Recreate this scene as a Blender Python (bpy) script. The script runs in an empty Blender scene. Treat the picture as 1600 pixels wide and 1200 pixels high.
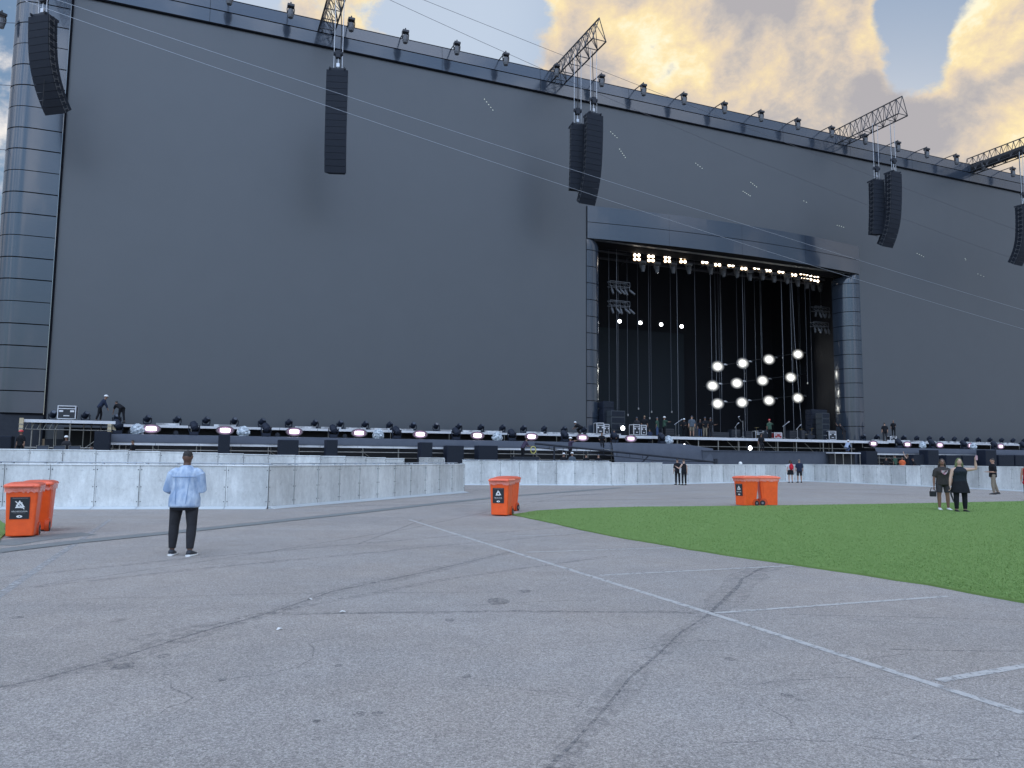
import bpy, bmesh, math, random
from mathutils import Vector, Matrix
from math import radians, sin, cos, tan, atan, atan2, sqrt, pi
random.seed(7)
S = bpy.context.scene
COL = S.collection
# ------------------------------------------------------------------ camera
FPX = 1190.0
PITCH, ROLL, EYE = atan(116/FPX), radians(.5), 1.64
cF = Vector((0, cos(PITCH), sin(PITCH)))
_r0, _u0 = Vector((1, 0, 0)), Vector((0, -sin(PITCH), cos(PITCH)))
cR = _r0*cos(ROLL)+_u0*sin(ROLL)
cU = -_r0*sin(ROLL)+_u0*cos(ROLL)
CAMP = Vector((0, 0, EYE))
cam = bpy.data.cameras.new('camera')
cam.sensor_width = 36; cam.lens = 36*FPX/1600; cam.clip_end = 6000; cam.clip_start = .05
camo = bpy.data.objects.new('camera', cam); COL.objects.link(camo)
mm = Matrix((cR, cU, -cF)).transposed().to_4x4(); mm.translation = CAMP
camo.matrix_world = mm
S.camera = camo

def ray(x, y): return cF+cR*((x-800)/FPX)+cU*((600-y)/FPX)
def G(x, y, z=0):
    d = ray(x, y); return CAMP+d*((z-EYE)/d.z)
_vx = 2900/FPX; _v = -(cF.z+cR.z*_vx)/cU.z
WD = (cF+cR*_vx+cU*_v); WD.z = 0; WD.normalize()          # along the stage front
WN = Vector((WD.y, -WD.x, 0))                               # out of the stage, towards the audience
G0 = G(237, 668, 3.35); G0.z = 0
TH = atan2(WD.y, WD.x)
def W(s, n, z): return G0+WD*s+WN*n+Vector((0, 0, z))
def SP(x, y, n):
    """photo point -> (s, z) on the plane n metres in front of the stage edge"""
    r = ray(x, y); t = ((G0-CAMP).dot(WN)+n)/r.dot(WN); p = CAMP+r*t
    return (p-G0).dot(WD), p.z
def SZ(x, n, z):
    s, y = 0, 690.
    for _ in range(6):
        s, zz = SP(x, y, n); dist = (W(s, n, z)-CAMP).dot(cF); y += (zz-z)*FPX/dist
    return s
# ------------------------------------------------------------------ world
SUN_EL, SUN_AZ = radians(13), radians(24)      # azimuth clockwise from +Y, behind the stage
wd = bpy.data.worlds.new('World'); S.world = wd; wd.use_nodes = True
nt = wd.node_tree; nt.nodes.clear(); N = nt.nodes.new; L = nt.links.new
out = N('ShaderNodeOutputWorld'); bg = N('ShaderNodeBackground'); L(bg.outputs[0], out.inputs[0])
SKYS = 0.10
bg.inputs[1].default_value = SKYS
sky = N('ShaderNodeTexSky'); sky.sky_type = 'NISHITA'; sky.sun_disc = False
sky.sun_elevation = SUN_EL; sky.sun_rotation = SUN_AZ; sky.air_density = 1.3; sky.dust_density = 0.6; sky.ozone_density = 2.0
tc = N('ShaderNodeTexCoord')
vn = N('ShaderNodeVectorMath'); vn.operation = 'NORMALIZE'; L(tc.outputs['Generated'], vn.inputs[0])
def M(op, a, b=None, clamp=False):
    m = N('ShaderNodeMath'); m.operation = op; m.use_clamp = clamp
    for i, v in enumerate((a, b)):
        if v is None: continue
        if isinstance(v, (int, float)): m.inputs[i].default_value = v
        else: L(v, m.inputs[i])
    return m.outputs[0]
def blob(px, py, deg, soft=.5):
    d = ray(px, py).normalized()
    dt = N('ShaderNodeVectorMath'); dt.operation = 'DOT_PRODUCT'; L(vn.outputs[0], dt.inputs[0]); dt.inputs[1].default_value = d
    mr = N('ShaderNodeMapRange'); mr.interpolation_type = 'SMOOTHSTEP'
    mr.inputs[1].default_value = cos(radians(deg)); mr.inputs[2].default_value = cos(radians(deg*soft))
    L(dt.outputs['Value'], mr.inputs[0]); return mr.outputs[0]
def wnoise(scale, detail=8, rough=.6, dist=0., off=(0, 0, 0), stretch=(1, 1, 1)):
    mp = N('ShaderNodeMapping'); mp.inputs['Location'].default_value = off; mp.inputs['Scale'].default_value = stretch
    L(vn.outputs[0], mp.inputs[0]); n_ = N('ShaderNodeTexNoise')
    n_.inputs['Scale'].default_value = scale; n_.inputs['Detail'].default_value = detail; n_.inputs['Roughness'].default_value = rough
    n_.inputs['Distortion'].default_value = dist; L(mp.outputs[0], n_.inputs[0]); return n_.outputs['Fac']
def ramp(v, stops):
    r = N('ShaderNodeValToRGB'); L(v, r.inputs[0]); e = r.color_ramp.elements
    while len(e) < len(stops): e.new(.5)
    for i, (p, c) in enumerate(stops): e[i].position = p; e[i].color = (*c, 1)
    return r.outputs[0]
def mix(f, a, b, mode='MIX'):
    m = N('ShaderNodeMix'); m.data_type = 'RGBA'; m.blend_type = mode
    for sk, v in ((m.inputs[0], f), (m.inputs[6], a), (m.inputs[7], b)):
        if isinstance(v, (int, float)): sk.default_value = v
        elif isinstance(v, tuple): sk.default_value = (*v, 1) if len(v) == 3 else v
        else: L(v, sk)
    return m.outputs[2]
cn = wnoise(6.0, 12, .62, .1, (3.1, 1.2, .4), (1, 1, 1.35))
cv = M('ADD', M('MULTIPLY', cn, 2.1), -.55)
for (px, py, dg, w) in [(1100, 90, 15, .34), (1300, 190, 16, .30), (920, 50, 7, .16), (1270, 30, 7, .16), (1585, 55, 4.5, .48), (1545, 25, 3., .25), (1560, 100, 3, .12), (1590, 230, 9, .26), (20, 130, 4, .2), (590, 50, 6, .22), (640, 95, 3, .2), (1400, 130, 5, .16),
                        (735, 45, 8, -.40), (560, -30, 9, -.12), (1475, 45, 6.0, -.85), (1598, 150, 3.0, -.35), (20, 30, 8, -.14), (1020, 95, 2.4, -.30)]:
    cv = M('ADD', cv, M('MULTIPLY', blob(px, py, dg), w))
cov = N('ShaderNodeMapRange'); cov.interpolation_type = 'SMOOTHSTEP'; L(cv, cov.inputs[0]); cov.inputs[1].default_value = .42; cov.inputs[2].default_value = .66
dn = wnoise(9.0, 12, .64, .2, (.3, 5.2, 2.4), (1, 1, 1.3))
smc = N('ShaderNodeMapRange'); smc.interpolation_type = 'SMOOTHSTEP'; L(cv, smc.inputs[0]); smc.inputs[1].default_value = .45; smc.inputs[2].default_value = 1.0; smc.inputs[3].default_value = .22; smc.inputs[4].default_value = 0.
hv = M('ADD', M('ADD', M('MULTIPLY', dn, 2.1), -.745), smc.outputs[0])
for (px, py, dg, w) in [(1145, 100, 4.2, .34), (1060, 60, 4.5, .28), (1265, 75, 4.5, .26), (1560, 245, 4.5, .32), (930, 30, 5, .18), (1390, 60, 3, .18), (1555, 35, 3.5, .30), (1420, 150, 4, .14), (620, 25, 4, .1), (1030, 110, 4, .14),
                        (960, 130, 5, -.05), (1470, 190, 6, -.10), (1190, 20, 4, -.14)]:
    hv = M('ADD', hv, M('MULTIPLY', blob(px, py, dg, .2), w*.8))
K = 1/SKYS
def k(c, m=1.): return tuple(v*K*m for v in c)
warm = ramp(hv, [(.22, (.46, .44, .46)), (.38, (.57, .52, .49)), (.52, (.73, .62, .51)), (.66, (.87, .71, .49)), (.80, (1., .82, .48)), (.95, (1.05, .96, .70))])
cool = ramp(dn, [(.35, (.50, .55, .66)), (.65, (.95, .95, .98))])
side = blob(1250, 100, 62, .35)                              # clouds on the sun's side are gold, the rest blue-white
ccol = mix(side, cool, warm)
hz = blob(560, 0, 21, .35)
blue = mix(M('MULTIPLY', hz, .72), mix(.62, k((.25, .39, .66), 1.0), sky.outputs[0]), k((.66, .75, .88)))
skyc = mix(cov.outputs[0], blue, mix(1., ccol, k((1, 1, 1)), 'MULTIPLY'))
# rear sky boosted and blued as added fill light for ground and wall
dtb = N('ShaderNodeVectorMath'); dtb.operation = 'DOT_PRODUCT'; L(vn.outputs[0], dtb.inputs[0]); dtb.inputs[1].default_value = (-.1, -.72, .69)
bk = N('ShaderNodeMapRange'); bk.interpolation_type = 'SMOOTHSTEP'; L(dtb.outputs['Value'], bk.inputs[0]); bk.inputs[1].default_value = .25; bk.inputs[2].default_value = .97
BACK = (3.12, 3.33, 3.62)
sz_ = N('ShaderNodeSeparateXYZ'); L(vn.outputs[0], sz_.inputs[0])
ez = N('ShaderNodeMapRange'); L(sz_.outputs[2], ez.inputs[0]); ez.inputs[1].default_value = .02; ez.inputs[2].default_value = .42; ez.inputs[3].default_value = .36; ez.inputs[4].default_value = 1.22  # rear horizon dimmed so the lower wall reflects darker
ecc = N('ShaderNodeCombineColor'); [L(ez.outputs[0], ecc.inputs[i]) for i in range(3)]
skyc = mix(bk.outputs[0], skyc, mix(1., mix(1., skyc, BACK, 'MULTIPLY'), ecc.outputs[0], 'MULTIPLY'))
L(skyc, bg.inputs[0])
# ------------------------------------------------------------------ sun
sl = bpy.data.lights.new('sun', 'SUN'); sl.energy = 1.0; sl.angle = radians(10); sl.color = (1, .86, .66)
so = bpy.data.objects.new('sun', sl); COL.objects.link(so)
sd = Vector((sin(SUN_AZ)*cos(SUN_EL), cos(SUN_AZ)*cos(SUN_EL), sin(SUN_EL)))
so.rotation_euler = sd.to_track_quat('Z', 'Y').to_euler(); so.location = (0, -30, 60)
vs = S.view_settings; vs.view_transform = 'Standard'; vs.look = 'None'; vs.gamma = 1; vs.exposure = 0.0; vs.use_curve_mapping = False

# ------------------------------------------------------------------ materials
MATS = {}
def nodes_of(m): return m.node_tree, m.node_tree.nodes.new, m.node_tree.links.new, m.node_tree.nodes['Principled BSDF']
def P(name, col, rough=.6, metal=0., noise=None, bump=None, emit=None, spec=.5, coat=0., alpha=1., trans=0., stretch=(1, 1, 1)):
    """noise=(scale, second colour, contrast) ; bump=(scale, strength)"""
    if name in MATS: return MATS[name]
    m = bpy.data.materials.new(name); m.use_nodes = True; MATS[name] = m
    t = m.node_tree; b = t.nodes['Principled BSDF']; n_ = t.nodes.new; l_ = t.links.new
    b.inputs['Base Color'].default_value = (*col, 1); b.inputs['Roughness'].default_value = rough; b.inputs['Metallic'].default_value = metal
    b.inputs['Specular IOR Level'].default_value = spec; b.inputs['Coat Weight'].default_value = coat; b.inputs['Alpha'].default_value = alpha
    b.inputs['Transmission Weight'].default_value = trans
    if noise or bump:
        c = n_('ShaderNodeTexCoord'); mp = n_('ShaderNodeMapping'); mp.inputs['Scale'].default_value = stretch; l_(c.outputs['Object'], mp.inputs[0])
    if noise:
        tx = n_('ShaderNodeTexNoise'); tx.inputs['Scale'].default_value = noise[0]; tx.inputs['Detail'].default_value = 7; tx.inputs['Roughness'].default_value = .65; l_(mp.outputs[0], tx.inputs[0])
        mr = n_('ShaderNodeMapRange'); mr.inputs[1].default_value = .5-noise[2]; mr.inputs[2].default_value = .5+noise[2]; l_(tx.outputs[0], mr.inputs[0])
        mx = n_('ShaderNodeMix'); mx.data_type = 'RGBA'; l_(mr.outputs[0], mx.inputs[0]); mx.inputs[6].default_value = (*col, 1); mx.inputs[7].default_value = (*noise[1], 1)
        l_(mx.outputs[2], b.inputs['Base Color'])
    if bump:
        tx = n_('ShaderNodeTexNoise'); tx.inputs['Scale'].default_value = bump[0]; tx.inputs['Detail'].default_value = 5; l_(mp.outputs[0], tx.inputs[0])
        bp = n_('ShaderNodeBump'); bp.inputs['Strength'].default_value = bump[1]; bp.inputs['Distance'].default_value = .02; l_(tx.outputs[0], bp.inputs['Height']); l_(bp.outputs[0], b.inputs['Normal'])
    if emit:
        b.inputs['Emission Color'].default_value = (*emit[0], 1); b.inputs['Emission Strength'].default_value = emit[1]
    return m

def asphalt():
    m = P('asphalt', (.3, .3, .31), .88, spec=.3); t, n_, l_, b = nodes_of(m)
    c = n_('ShaderNodeTexCoord')
    def nz(sc, det, ro=.6, st=(1, 1, 1)):
        mp = n_('ShaderNodeMapping'); mp.inputs['Scale'].default_value = st; l_(c.outputs['Object'], mp.inputs[0])
        x = n_('ShaderNodeTexNoise'); x.inputs['Scale'].default_value = sc; x.inputs['Detail'].default_value = det; x.inputs['Roughness'].default_value = ro; l_(mp.outputs[0], x.inputs[0]); return x.outputs[0]
    def rmp(v, a, b_, lo, hi):
        r = n_('ShaderNodeMapRange'); l_(v, r.inputs[0]); r.inputs[1].default_value = a; r.inputs[2].default_value = b_; r.inputs[3].default_value = lo; r.inputs[4].default_value = hi; return r.outputs[0]
    def mul(a, b_):
        r = n_('ShaderNodeMath'); r.operation = 'MULTIPLY'; l_(a, r.inputs[0]); l_(b_, r.inputs[1]); return r.outputs[0]
    big = rmp(nz(.22, 6, .62), .3, .7, .92, 1.08)
    mid = rmp(nz(2.2, 8, .7), .3, .7, .92, 1.08)
    streak = rmp(nz(.5, 6, .6, (.25, 2.2, 1)), .35, .7, 1.03, .93)
    v = n_('ShaderNodeTexVoronoi'); v.inputs['Scale'].default_value = 85; l_(c.outputs['Object'], v.inputs[0])
    sp = n_('ShaderNodeSeparateColor'); l_(v.outputs['Color'], sp.inputs[0])
    grain = rmp(sp.outputs[0], 0, 1, .70, 1.28)
    v2 = n_('ShaderNodeTexVoronoi'); v2.inputs['Scale'].default_value = 190; l_(c.outputs['Object'], v2.inputs[0])
    sp2 = n_('ShaderNodeSeparateColor'); l_(v2.outputs['Color'], sp2.inputs[0])
    g2 = rmp(sp2.outputs[1], 0, 1, .68, 1.3)
    st = mul(rmp(nz(1.1, 3, .5), .70, .76, 1., .70), mul(rmp(nz(7, 4, .6), .72, .78, 1, .6), rmp(nz(11, 3, .5, (.6, 1, 1)), .74, .78, 1, 1.5)))
    f = mul(mul(mul(mul(mul(big, mid), streak), grain), g2), st)
    mx = n_('ShaderNodeMix'); mx.data_type = 'RGBA'; mx.blend_type = 'MULTIPLY'; mx.inputs[0].default_value = 1
    hue = n_('ShaderNodeMix'); hue.data_type = 'RGBA'; hue.inputs[6].default_value = (*ASPH, 1); hue.inputs[7].default_value = (ASPH[0]*1.03, ASPH[1]*1.0, ASPH[2]*.97, 1)
    l_(rmp(nz(.35, 4), .4, .6, 0, 1), hue.inputs[0]); l_(hue.outputs[2], mx.inputs[6])
    cc = n_('ShaderNodeCombineColor'); [l_(f, cc.inputs[i]) for i in range(3)]; l_(cc.outputs[0], mx.inputs[7]); l_(mx.outputs[2], b.inputs['Base Color'])
    bp = n_('ShaderNodeBump'); bp.inputs['Strength'].default_value = .5; bp.inputs['Distance'].default_value = .004; l_(v.outputs['Distance'], bp.inputs['Height']); l_(bp.outputs[0], b.inputs['Normal'])
    return m
ASPH = (.340, .316, .294)
def paint_mat(name, c1, c2, lo, hi, sc=9):
    m = P(name, c1, .8, spec=.3); t, n_, l_, b = nodes_of(m)
    c = n_('ShaderNodeTexCoord'); x = n_('ShaderNodeTexNoise'); x.inputs['Scale'].default_value = sc; x.inputs['Detail'].default_value = 10; x.inputs['Roughness'].default_value = .75; l_(c.outputs['Object'], x.inputs[0])
    r = n_('ShaderNodeMapRange'); l_(x.outputs[0], r.inputs[0]); r.inputs[1].default_value = lo; r.inputs[2].default_value = hi
    l_(r.outputs[0], b.inputs['Alpha']); m.blend_method = 'HASHED' if hasattr(m, 'blend_method') else None
    mx = n_('ShaderNodeMix'); mx.data_type = 'RGBA'; mx.inputs[6].default_value = (*c1, 1); mx.inputs[7].default_value = (*c2, 1)
    y = n_('ShaderNodeTexNoise'); y.inputs['Scale'].default_value = 40; l_(c.outputs['Object'], y.inputs[0]); l_(y.outputs[0], mx.inputs[0]); l_(mx.outputs[2], b.inputs['Base Color'])
    return m
def steel_mat(name='galvanised_sheet', base=(.66, .68, .67)):
    m = P(name, base, .48, .12); t, n_, l_, b = nodes_of(m)
    g = n_('ShaderNodeNewGeometry')
    def nz(sc, st, det=6, ro=.65):
        mp = n_('ShaderNodeMapping'); mp.inputs['Scale'].default_value = st; l_(g.outputs['Position'], mp.inputs[0])
        x = n_('ShaderNodeTexNoise'); x.inputs['Scale'].default_value = sc; x.inputs['Detail'].default_value = det; x.inputs['Roughness'].default_value = ro; l_(mp.outputs[0], x.inputs[0]); return x.outputs[0]
    def rmp(v, a, b_, lo, hi):
        r = n_('ShaderNodeMapRange'); l_(v, r.inputs[0]); r.inputs[1].default_value = a; r.inputs[2].default_value = b_; r.inputs[3].default_value = lo; r.inputs[4].default_value = hi; return r.outputs[0]
    def mul(a, b_):
        r = n_('ShaderNodeMath'); r.operation = 'MULTIPLY'; l_(a, r.inputs[0]); l_(b_, r.inputs[1]); return r.outputs[0]
    f = mul(mul(rmp(nz(2.2, (1, 1, .5)), .35, .65, .90, 1.06), rmp(nz(6, (1, 1, .12)), .3, .7, .88, 1.08)), mul(rmp(nz(4.5, (1, 1, 1), 6, .7), .60, .74, 1, .66), rmp(nz(9, (1, 1, .6), 9, .8), .35, .65, .88, 1.1)))
    f = mul(f, rmp(nz(.75, (1, 1, .2), 2, .4), .35, .65, .86, 1.1))
    oi = n_('ShaderNodeObjectInfo'); f = mul(f, rmp(oi.outputs['Random'], 0, 1, .86, 1.1))
    cc = n_('ShaderNodeCombineColor'); [l_(f, cc.inputs[i]) for i in range(3)]
    mx = n_('ShaderNodeMix'); mx.data_type = 'RGBA'; mx.blend_type = 'MULTIPLY'; mx.inputs[0].default_value = 1; mx.inputs[6].default_value = (*base, 1); l_(cc.outputs[0], mx.inputs[7]); l_(mx.outputs[2], b.inputs['Base Color'])
    l_(rmp(nz(3, (1, 1, 1)), .3, .7, .3, .6), b.inputs['Roughness'])
    bp = n_('ShaderNodeBump'); bp.inputs['Strength'].default_value = .35; bp.inputs['Distance'].default_value = .03; l_(nz(2.6, (1, 1, 1), 3), bp.inputs['Height']); l_(bp.outputs[0], b.inputs['Normal'])
    return m
M_ASPH = asphalt()
M_PAINT = paint_mat('worn_white_paint', (.54, .53, .50), (.43, .42, .41), .34, .49)
M_PAINT2 = paint_mat('faded_white_paint', (.47, .47, .46), (.40, .40, .40), .38, .60)
M_TAR = paint_mat('bitumen_crack', (.13, .13, .135), (.19, .19, .195), .40, .80, 22)
M_STEEL = steel_mat()
M_STEELD = steel_mat('weathered_steel', (.42, .46, .50))
M_SCREEN = P('led_screen', (.066, .075, .085), .43, 0, noise=(.5, (.071, .080, .091), .2), spec=.74)
M_GLOSS = P('dark_gloss_cladding', (.030, .042, .062), .17, .0, noise=(.35, (.038, .050, .070), .3), spec=.75, coat=.35, bump=(.4, .02))
M_SEAM = P('seam_black', (.006, .007, .010), .95, spec=.08)
M_BLACK = P('matt_black', (.014, .015, .018), .7)
M_DARK = P('charcoal_paint', (.022, .026, .036), .6, noise=(3, (.03, .035, .045), .2), spec=.25)
M_NAVY = P('dark_speaker_paint', (.013, .018, .032), .6, noise=(4, (.018, .024, .040), .2), spec=.25)
M_SKIRT = P('grey_skirt_fabric', (.058, .068, .09), .8, noise=(1.5, (.074, .085, .108), .2), bump=(1.3, .5))
M_ALU = P('aluminium', (.62, .63, .65), .35, .8, noise=(6, (.5, .5, .52), .2))
M_ALUP = P('pale_deck_edge', (.70, .71, .73), .45, .1, noise=(4, (.6, .6, .62), .25))
M_GALV = P('scaffold_tube', (.34, .33, .30), .4, .7, noise=(5, (.24, .23, .21), .2))
M_TRUSS = P('black_truss_paint', (.05, .052, .06), .45, .3)
M_GRILLE = P('speaker_grille', (.016, .020, .029), .7, noise=(60, (.022, .027, .037), .2), bump=(120, .4), spec=.18)
M_CHAIN = P('chain_steel', (.45, .46, .48), .35, .9)
M_WIRE = P('pale_wire_rope', (.42, .45, .50), .45, .6)
M_LHALO = P('strobe_halo_plain', (.6, .5, .65), .3, .5, emit=((.85, .55, .95), .75))  # even pink emission imitating glow around a strobe lens
M_LAMP = P('strobe_glow', (1, 1, 1), .4, emit=((1, .86, 1.0), 9))
M_LAMPD = P('dim_strobe_glow', (1, 1, 1), .4, emit=((1, .74, .88), 1.6))
M_SPOT = P('spot_glow', (1, 1, 1), .4, emit=((1, 1, .92), 55))
M_BLIND = P('blinder_glow', (1, 1, 1), .4, emit=((1, .93, .82), 7))
M_AMBER = P('blinder_halo', (.6, .4, .2), .3, .8, emit=((1, .60, .25), .9))  # low orange emission painting an amber halo around the lenses

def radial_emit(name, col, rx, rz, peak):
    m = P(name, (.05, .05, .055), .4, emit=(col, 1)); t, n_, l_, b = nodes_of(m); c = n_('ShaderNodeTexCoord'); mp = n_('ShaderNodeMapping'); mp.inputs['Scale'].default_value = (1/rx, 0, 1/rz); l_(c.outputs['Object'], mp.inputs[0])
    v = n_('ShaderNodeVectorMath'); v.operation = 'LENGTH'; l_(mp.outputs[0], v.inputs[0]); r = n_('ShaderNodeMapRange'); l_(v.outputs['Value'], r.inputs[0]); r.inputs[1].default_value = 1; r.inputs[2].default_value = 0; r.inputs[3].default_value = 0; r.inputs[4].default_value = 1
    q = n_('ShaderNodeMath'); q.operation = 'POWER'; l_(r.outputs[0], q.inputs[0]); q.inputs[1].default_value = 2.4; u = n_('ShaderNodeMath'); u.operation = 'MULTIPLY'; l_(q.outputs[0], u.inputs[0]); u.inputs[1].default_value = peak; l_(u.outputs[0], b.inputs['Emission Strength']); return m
M_HALO = radial_emit('floodlight_halo', (1, 1, .95), .80, .66, 6.)  # floodlight bloom painted as emission fading out from the centre
M_HALO2 = radial_emit('strobe_halo', (.95, .62, 1), .62, .34, 3.)  # same radial falloff, painting a pinkish glow around each strobe
M_WSPOT = P('white_spot_glow', (1, 1, 1), .4, emit=((.95, .97, 1), 10))
M_PIX = P('lit_pixel', (1, 1, 1), .4, emit=((.8, .9, .45), .55))
M_TURF = P('artificial_turf', (.158, .255, .076), .9, noise=(.7, (.182, .285, .090), .3), spec=.15, bump=(90, .35))
M_BLADE = P('turf_blade', (.17, .275, .082), .8, noise=(3, (.195, .31, .10), .3), spec=.2)
M_CONC = P('drain_concrete', (.235, .25, .24), .85, noise=(5, (.17, .18, .18), .3), bump=(30, .4))
M_ORANGE = P('orange_plastic', (.98, .125, .016), .42, noise=(6, (.84, .095, .014), .2), bump=(14, .08))
M_LID = P('orange_lid_plastic', (.95, .19, .10), .3, noise=(6, (.88, .15, .07), .3))
M_LINER = P('clear_bin_liner', (.95, .42, .36), .2, noise=(8, (.9, .25, .15), .2), alpha=.75)
M_RUBBER = P('black_rubber', (.02, .02, .022), .7)
M_LABEL = P('black_sticker', (.02, .025, .03), .35)
M_WHITE = P('white_print', (.8, .8, .78), .5)
M_BAGP = P('clear_plastic_wrap', (.70, .76, .80), .25, noise=(7, (.22, .26, .30), .12), bump=(12, 1.0))
M_WOOD = P('wooden_post', (.60, .50, .32), .7, noise=(8, (.5, .4, .25), .3))
M_PANEL = P('stage_back_panel', (.022, .028, .034), .7, spec=.2)
M_DRAPE = P('black_drape', (.010, .011, .016), .85, bump=(2, .5), stretch=(4, 4, .1))
M_FLOOR = P('stage_floor', (.025, .026, .03), .6, spec=.2)
def cloth(name, col, f=.7, sc=9): return P(name, col, .85, noise=(sc, tuple(c*f for c in col), .22), bump=(sc*1.2, .8), spec=.25, stretch=(1.4, 1.4, .8))

# ------------------------------------------------------------------ mesh builder
class MB:
    def __init__(s, off=(0, 0, 0)): s.v = []; s.f = []; s.off = Vector(off)
    def add(s, vs_, fs):
        b = len(s.v); s.v += [Vector(v)-s.off for v in vs_]; s.f += [tuple(b+i for i in f) for f in fs]
    def box(s, x0, x1, y0, y1, z0, z1):
        s.add([(x, y, z) for z in (z0, z1) for y in (y0, y1) for x in (x0, x1)],
              [(0, 2, 3, 1), (4, 5, 7, 6), (0, 1, 5, 4), (2, 6, 7, 3), (0, 4, 6, 2), (1, 3, 7, 5)])
    def obox(s, c, size, m=None):
        c = Vector(c); m = m or Matrix.Identity(3); h = [q/2 for q in size]
        s.add([c+m@Vector((sx*h[0], sy*h[1], sz*h[2])) for sz in (-1, 1) for sy in (-1, 1) for sx in (-1, 1)],
              [(0, 2, 3, 1), (4, 5, 7, 6), (0, 1, 5, 4), (2, 6, 7, 3), (0, 4, 6, 2), (1, 3, 7, 5)])
    def tube(s, pts, rad, seg=8, side=None, cap=True):
        pts = [Vector(p) for p in pts]; rings = []
        if not isinstance(rad, (list, tuple)): rad = [rad]*len(pts)
        vs_, fs = [], []
        for i, p in enumerate(pts):
            t = (pts[min(i+1, len(pts)-1)]-pts[max(i-1, 0)]).normalized()
            a = Vector(side) if side is not None else (Vector((1, 0, 0)) if abs(t.x) < .8 else Vector((0, 1, 0)))
            a = (a-t*a.dot(t)); a.normalize(); b = t.cross(a)
            ra, rb = rad[i] if isinstance(rad[i], (tuple, list)) else (rad[i], rad[i])
            for k_ in range(seg):
                an = 2*pi*k_/seg; vs_.append(p+a*(ra*cos(an))+b*(rb*sin(an)))
        for i in range(len(pts)-1):
            for k_ in range(seg):
                a, b = i*seg+k_, i*seg+(k_+1) % seg; fs.append((a, b, b+seg, a+seg))
        if cap:
            fs.append(tuple(range(seg))[::-1]); fs.append(tuple((len(pts)-1)*seg+k_ for k_ in range(seg)))
        s.add(vs_, fs)
    def ell(s, c, r, m=None, seg=14, rings=9, z0=-1., z1=1.):
        c = Vector(c); m = m or Matrix.Identity(3); vs_, fs = [], []
        for i in range(rings+1):
            ph = math.asin(max(-1, min(1, z0)))+(math.asin(min(1, z1))-math.asin(max(-1, z0)))*i/rings
            for k_ in range(seg):
                an = 2*pi*k_/seg; vs_.append(c+m@Vector((r[0]*cos(ph)*cos(an), r[1]*cos(ph)*sin(an), r[2]*sin(ph))))
        for i in range(rings):
            for k_ in range(seg):
                a, b = i*seg+k_, i*seg+(k_+1) % seg; fs.append((a, b, b+seg, a+seg))
        fs.append(tuple(range(seg))[::-1]); fs.append(tuple(rings*seg+k_ for k_ in range(seg)))
        s.add(vs_, fs)
    def prism(s, poly, z0, z1):
        n_ = len(poly); s.add([(p[0], p[1], z0) for p in poly]+[(p[0], p[1], z1) for p in poly],
                              [tuple(range(n_))[::-1], tuple(range(n_, 2*n_))]+[(i, (i+1) % n_, n_+(i+1) % n_, n_+i) for i in range(n_)])
    def build(s, name, mat, parent=None, smooth=False, bevel=0, fix=True):
        me = bpy.data.meshes.new(name); me.from_pydata([tuple(v) for v in s.v], [], s.f); me.update()
        if fix or bevel:
            bm = bmesh.new(); bm.from_mesh(me)
            if bevel: bmesh.ops.bevel(bm, geom=[e for e in bm.edges], offset=bevel, segments=2, affect='EDGES', profile=.6)
            bmesh.ops.recalc_face_normals(bm, faces=bm.faces); bm.to_mesh(me); bm.free()
        if smooth:
            me.polygons.foreach_set('use_smooth', [True]*len(me.polygons))
        me.materials.append(mat)
        o = bpy.data.objects.new(name, me); COL.objects.link(o)
        if parent: o.parent = parent
        return o
def tag(o, label=None, cat=None, group=None, kind=None):
    if label: o['label'] = label
    if cat: o['category'] = cat
    if group: o['group'] = group
    if kind: o['kind'] = kind
    return o
def thing(name, label, cat, loc=(0, 0, 0), rz=0., group=None):
    o = bpy.data.objects.new(name, None); COL.objects.link(o); o.location = loc; o.rotation_euler = (0, 0, rz); o.empty_display_size = .3
    return tag(o, label, cat, group)
def dup(root, loc, rz=None, label=None, group=None, rot=None):
    r = root.copy(); COL.objects.link(r); r.location = loc
    if rz is not None: r.rotation_euler = (0, 0, rz)
    if rot is not None: r.rotation_euler = rot
    if label: r['label'] = label
    if group: r['group'] = group
    for ch in list(root.children):
        c = ch.copy(); COL.objects.link(c); c.parent = r
        for g in ch.children:
            d = g.copy(); COL.objects.link(d); d.parent = c
    return r
ORD = ['first', 'second', 'third', 'fourth', 'fifth', 'sixth', 'seventh', 'eighth', 'ninth', 'tenth', 'eleventh', 'twelfth', 'thirteenth', 'fourteenth', 'fifteenth', 'sixteenth', 'seventeenth', 'eighteenth', 'nineteenth', 'twentieth']
def ordn(i):
    if i < 20: return ORD[i]
    t, u = divmod(i+1, 10); tens = {2: 'twenty', 3: 'thirty', 4: 'forty', 5: 'fifty', 6: 'sixty'}
    if u == 0: return {2: 'twentieth', 3: 'thirtieth', 4: 'fortieth', 5: 'fiftieth', 6: 'sixtieth'}[t]
    return tens[t]+'-'+ORD[u-1]
# a thing that stands in the stage's own frame: local x = along the stage, y = into it
def sthing(name, label, cat, s, n, z=0, group=None, rz=0.): return thing(name, label, cat, W(s, n, z), TH+rz, group)
class SB(MB):     # builder in stage coordinates (s, n, z), relative to an origin
    def __init__(q, s0=0, n0=0, z0=0): MB.__init__(q, (s0, -n0, z0))
    def sb(q, s0, s1, n0, n1, z0, z1): q.box(min(s0, s1), max(s0, s1), -max(n0, n1), -min(n0, n1), z0, z1)
    def st(q, pts, r, seg=8): q.tube([(p[0], -p[1], p[2]) for p in pts], r, seg)

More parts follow.
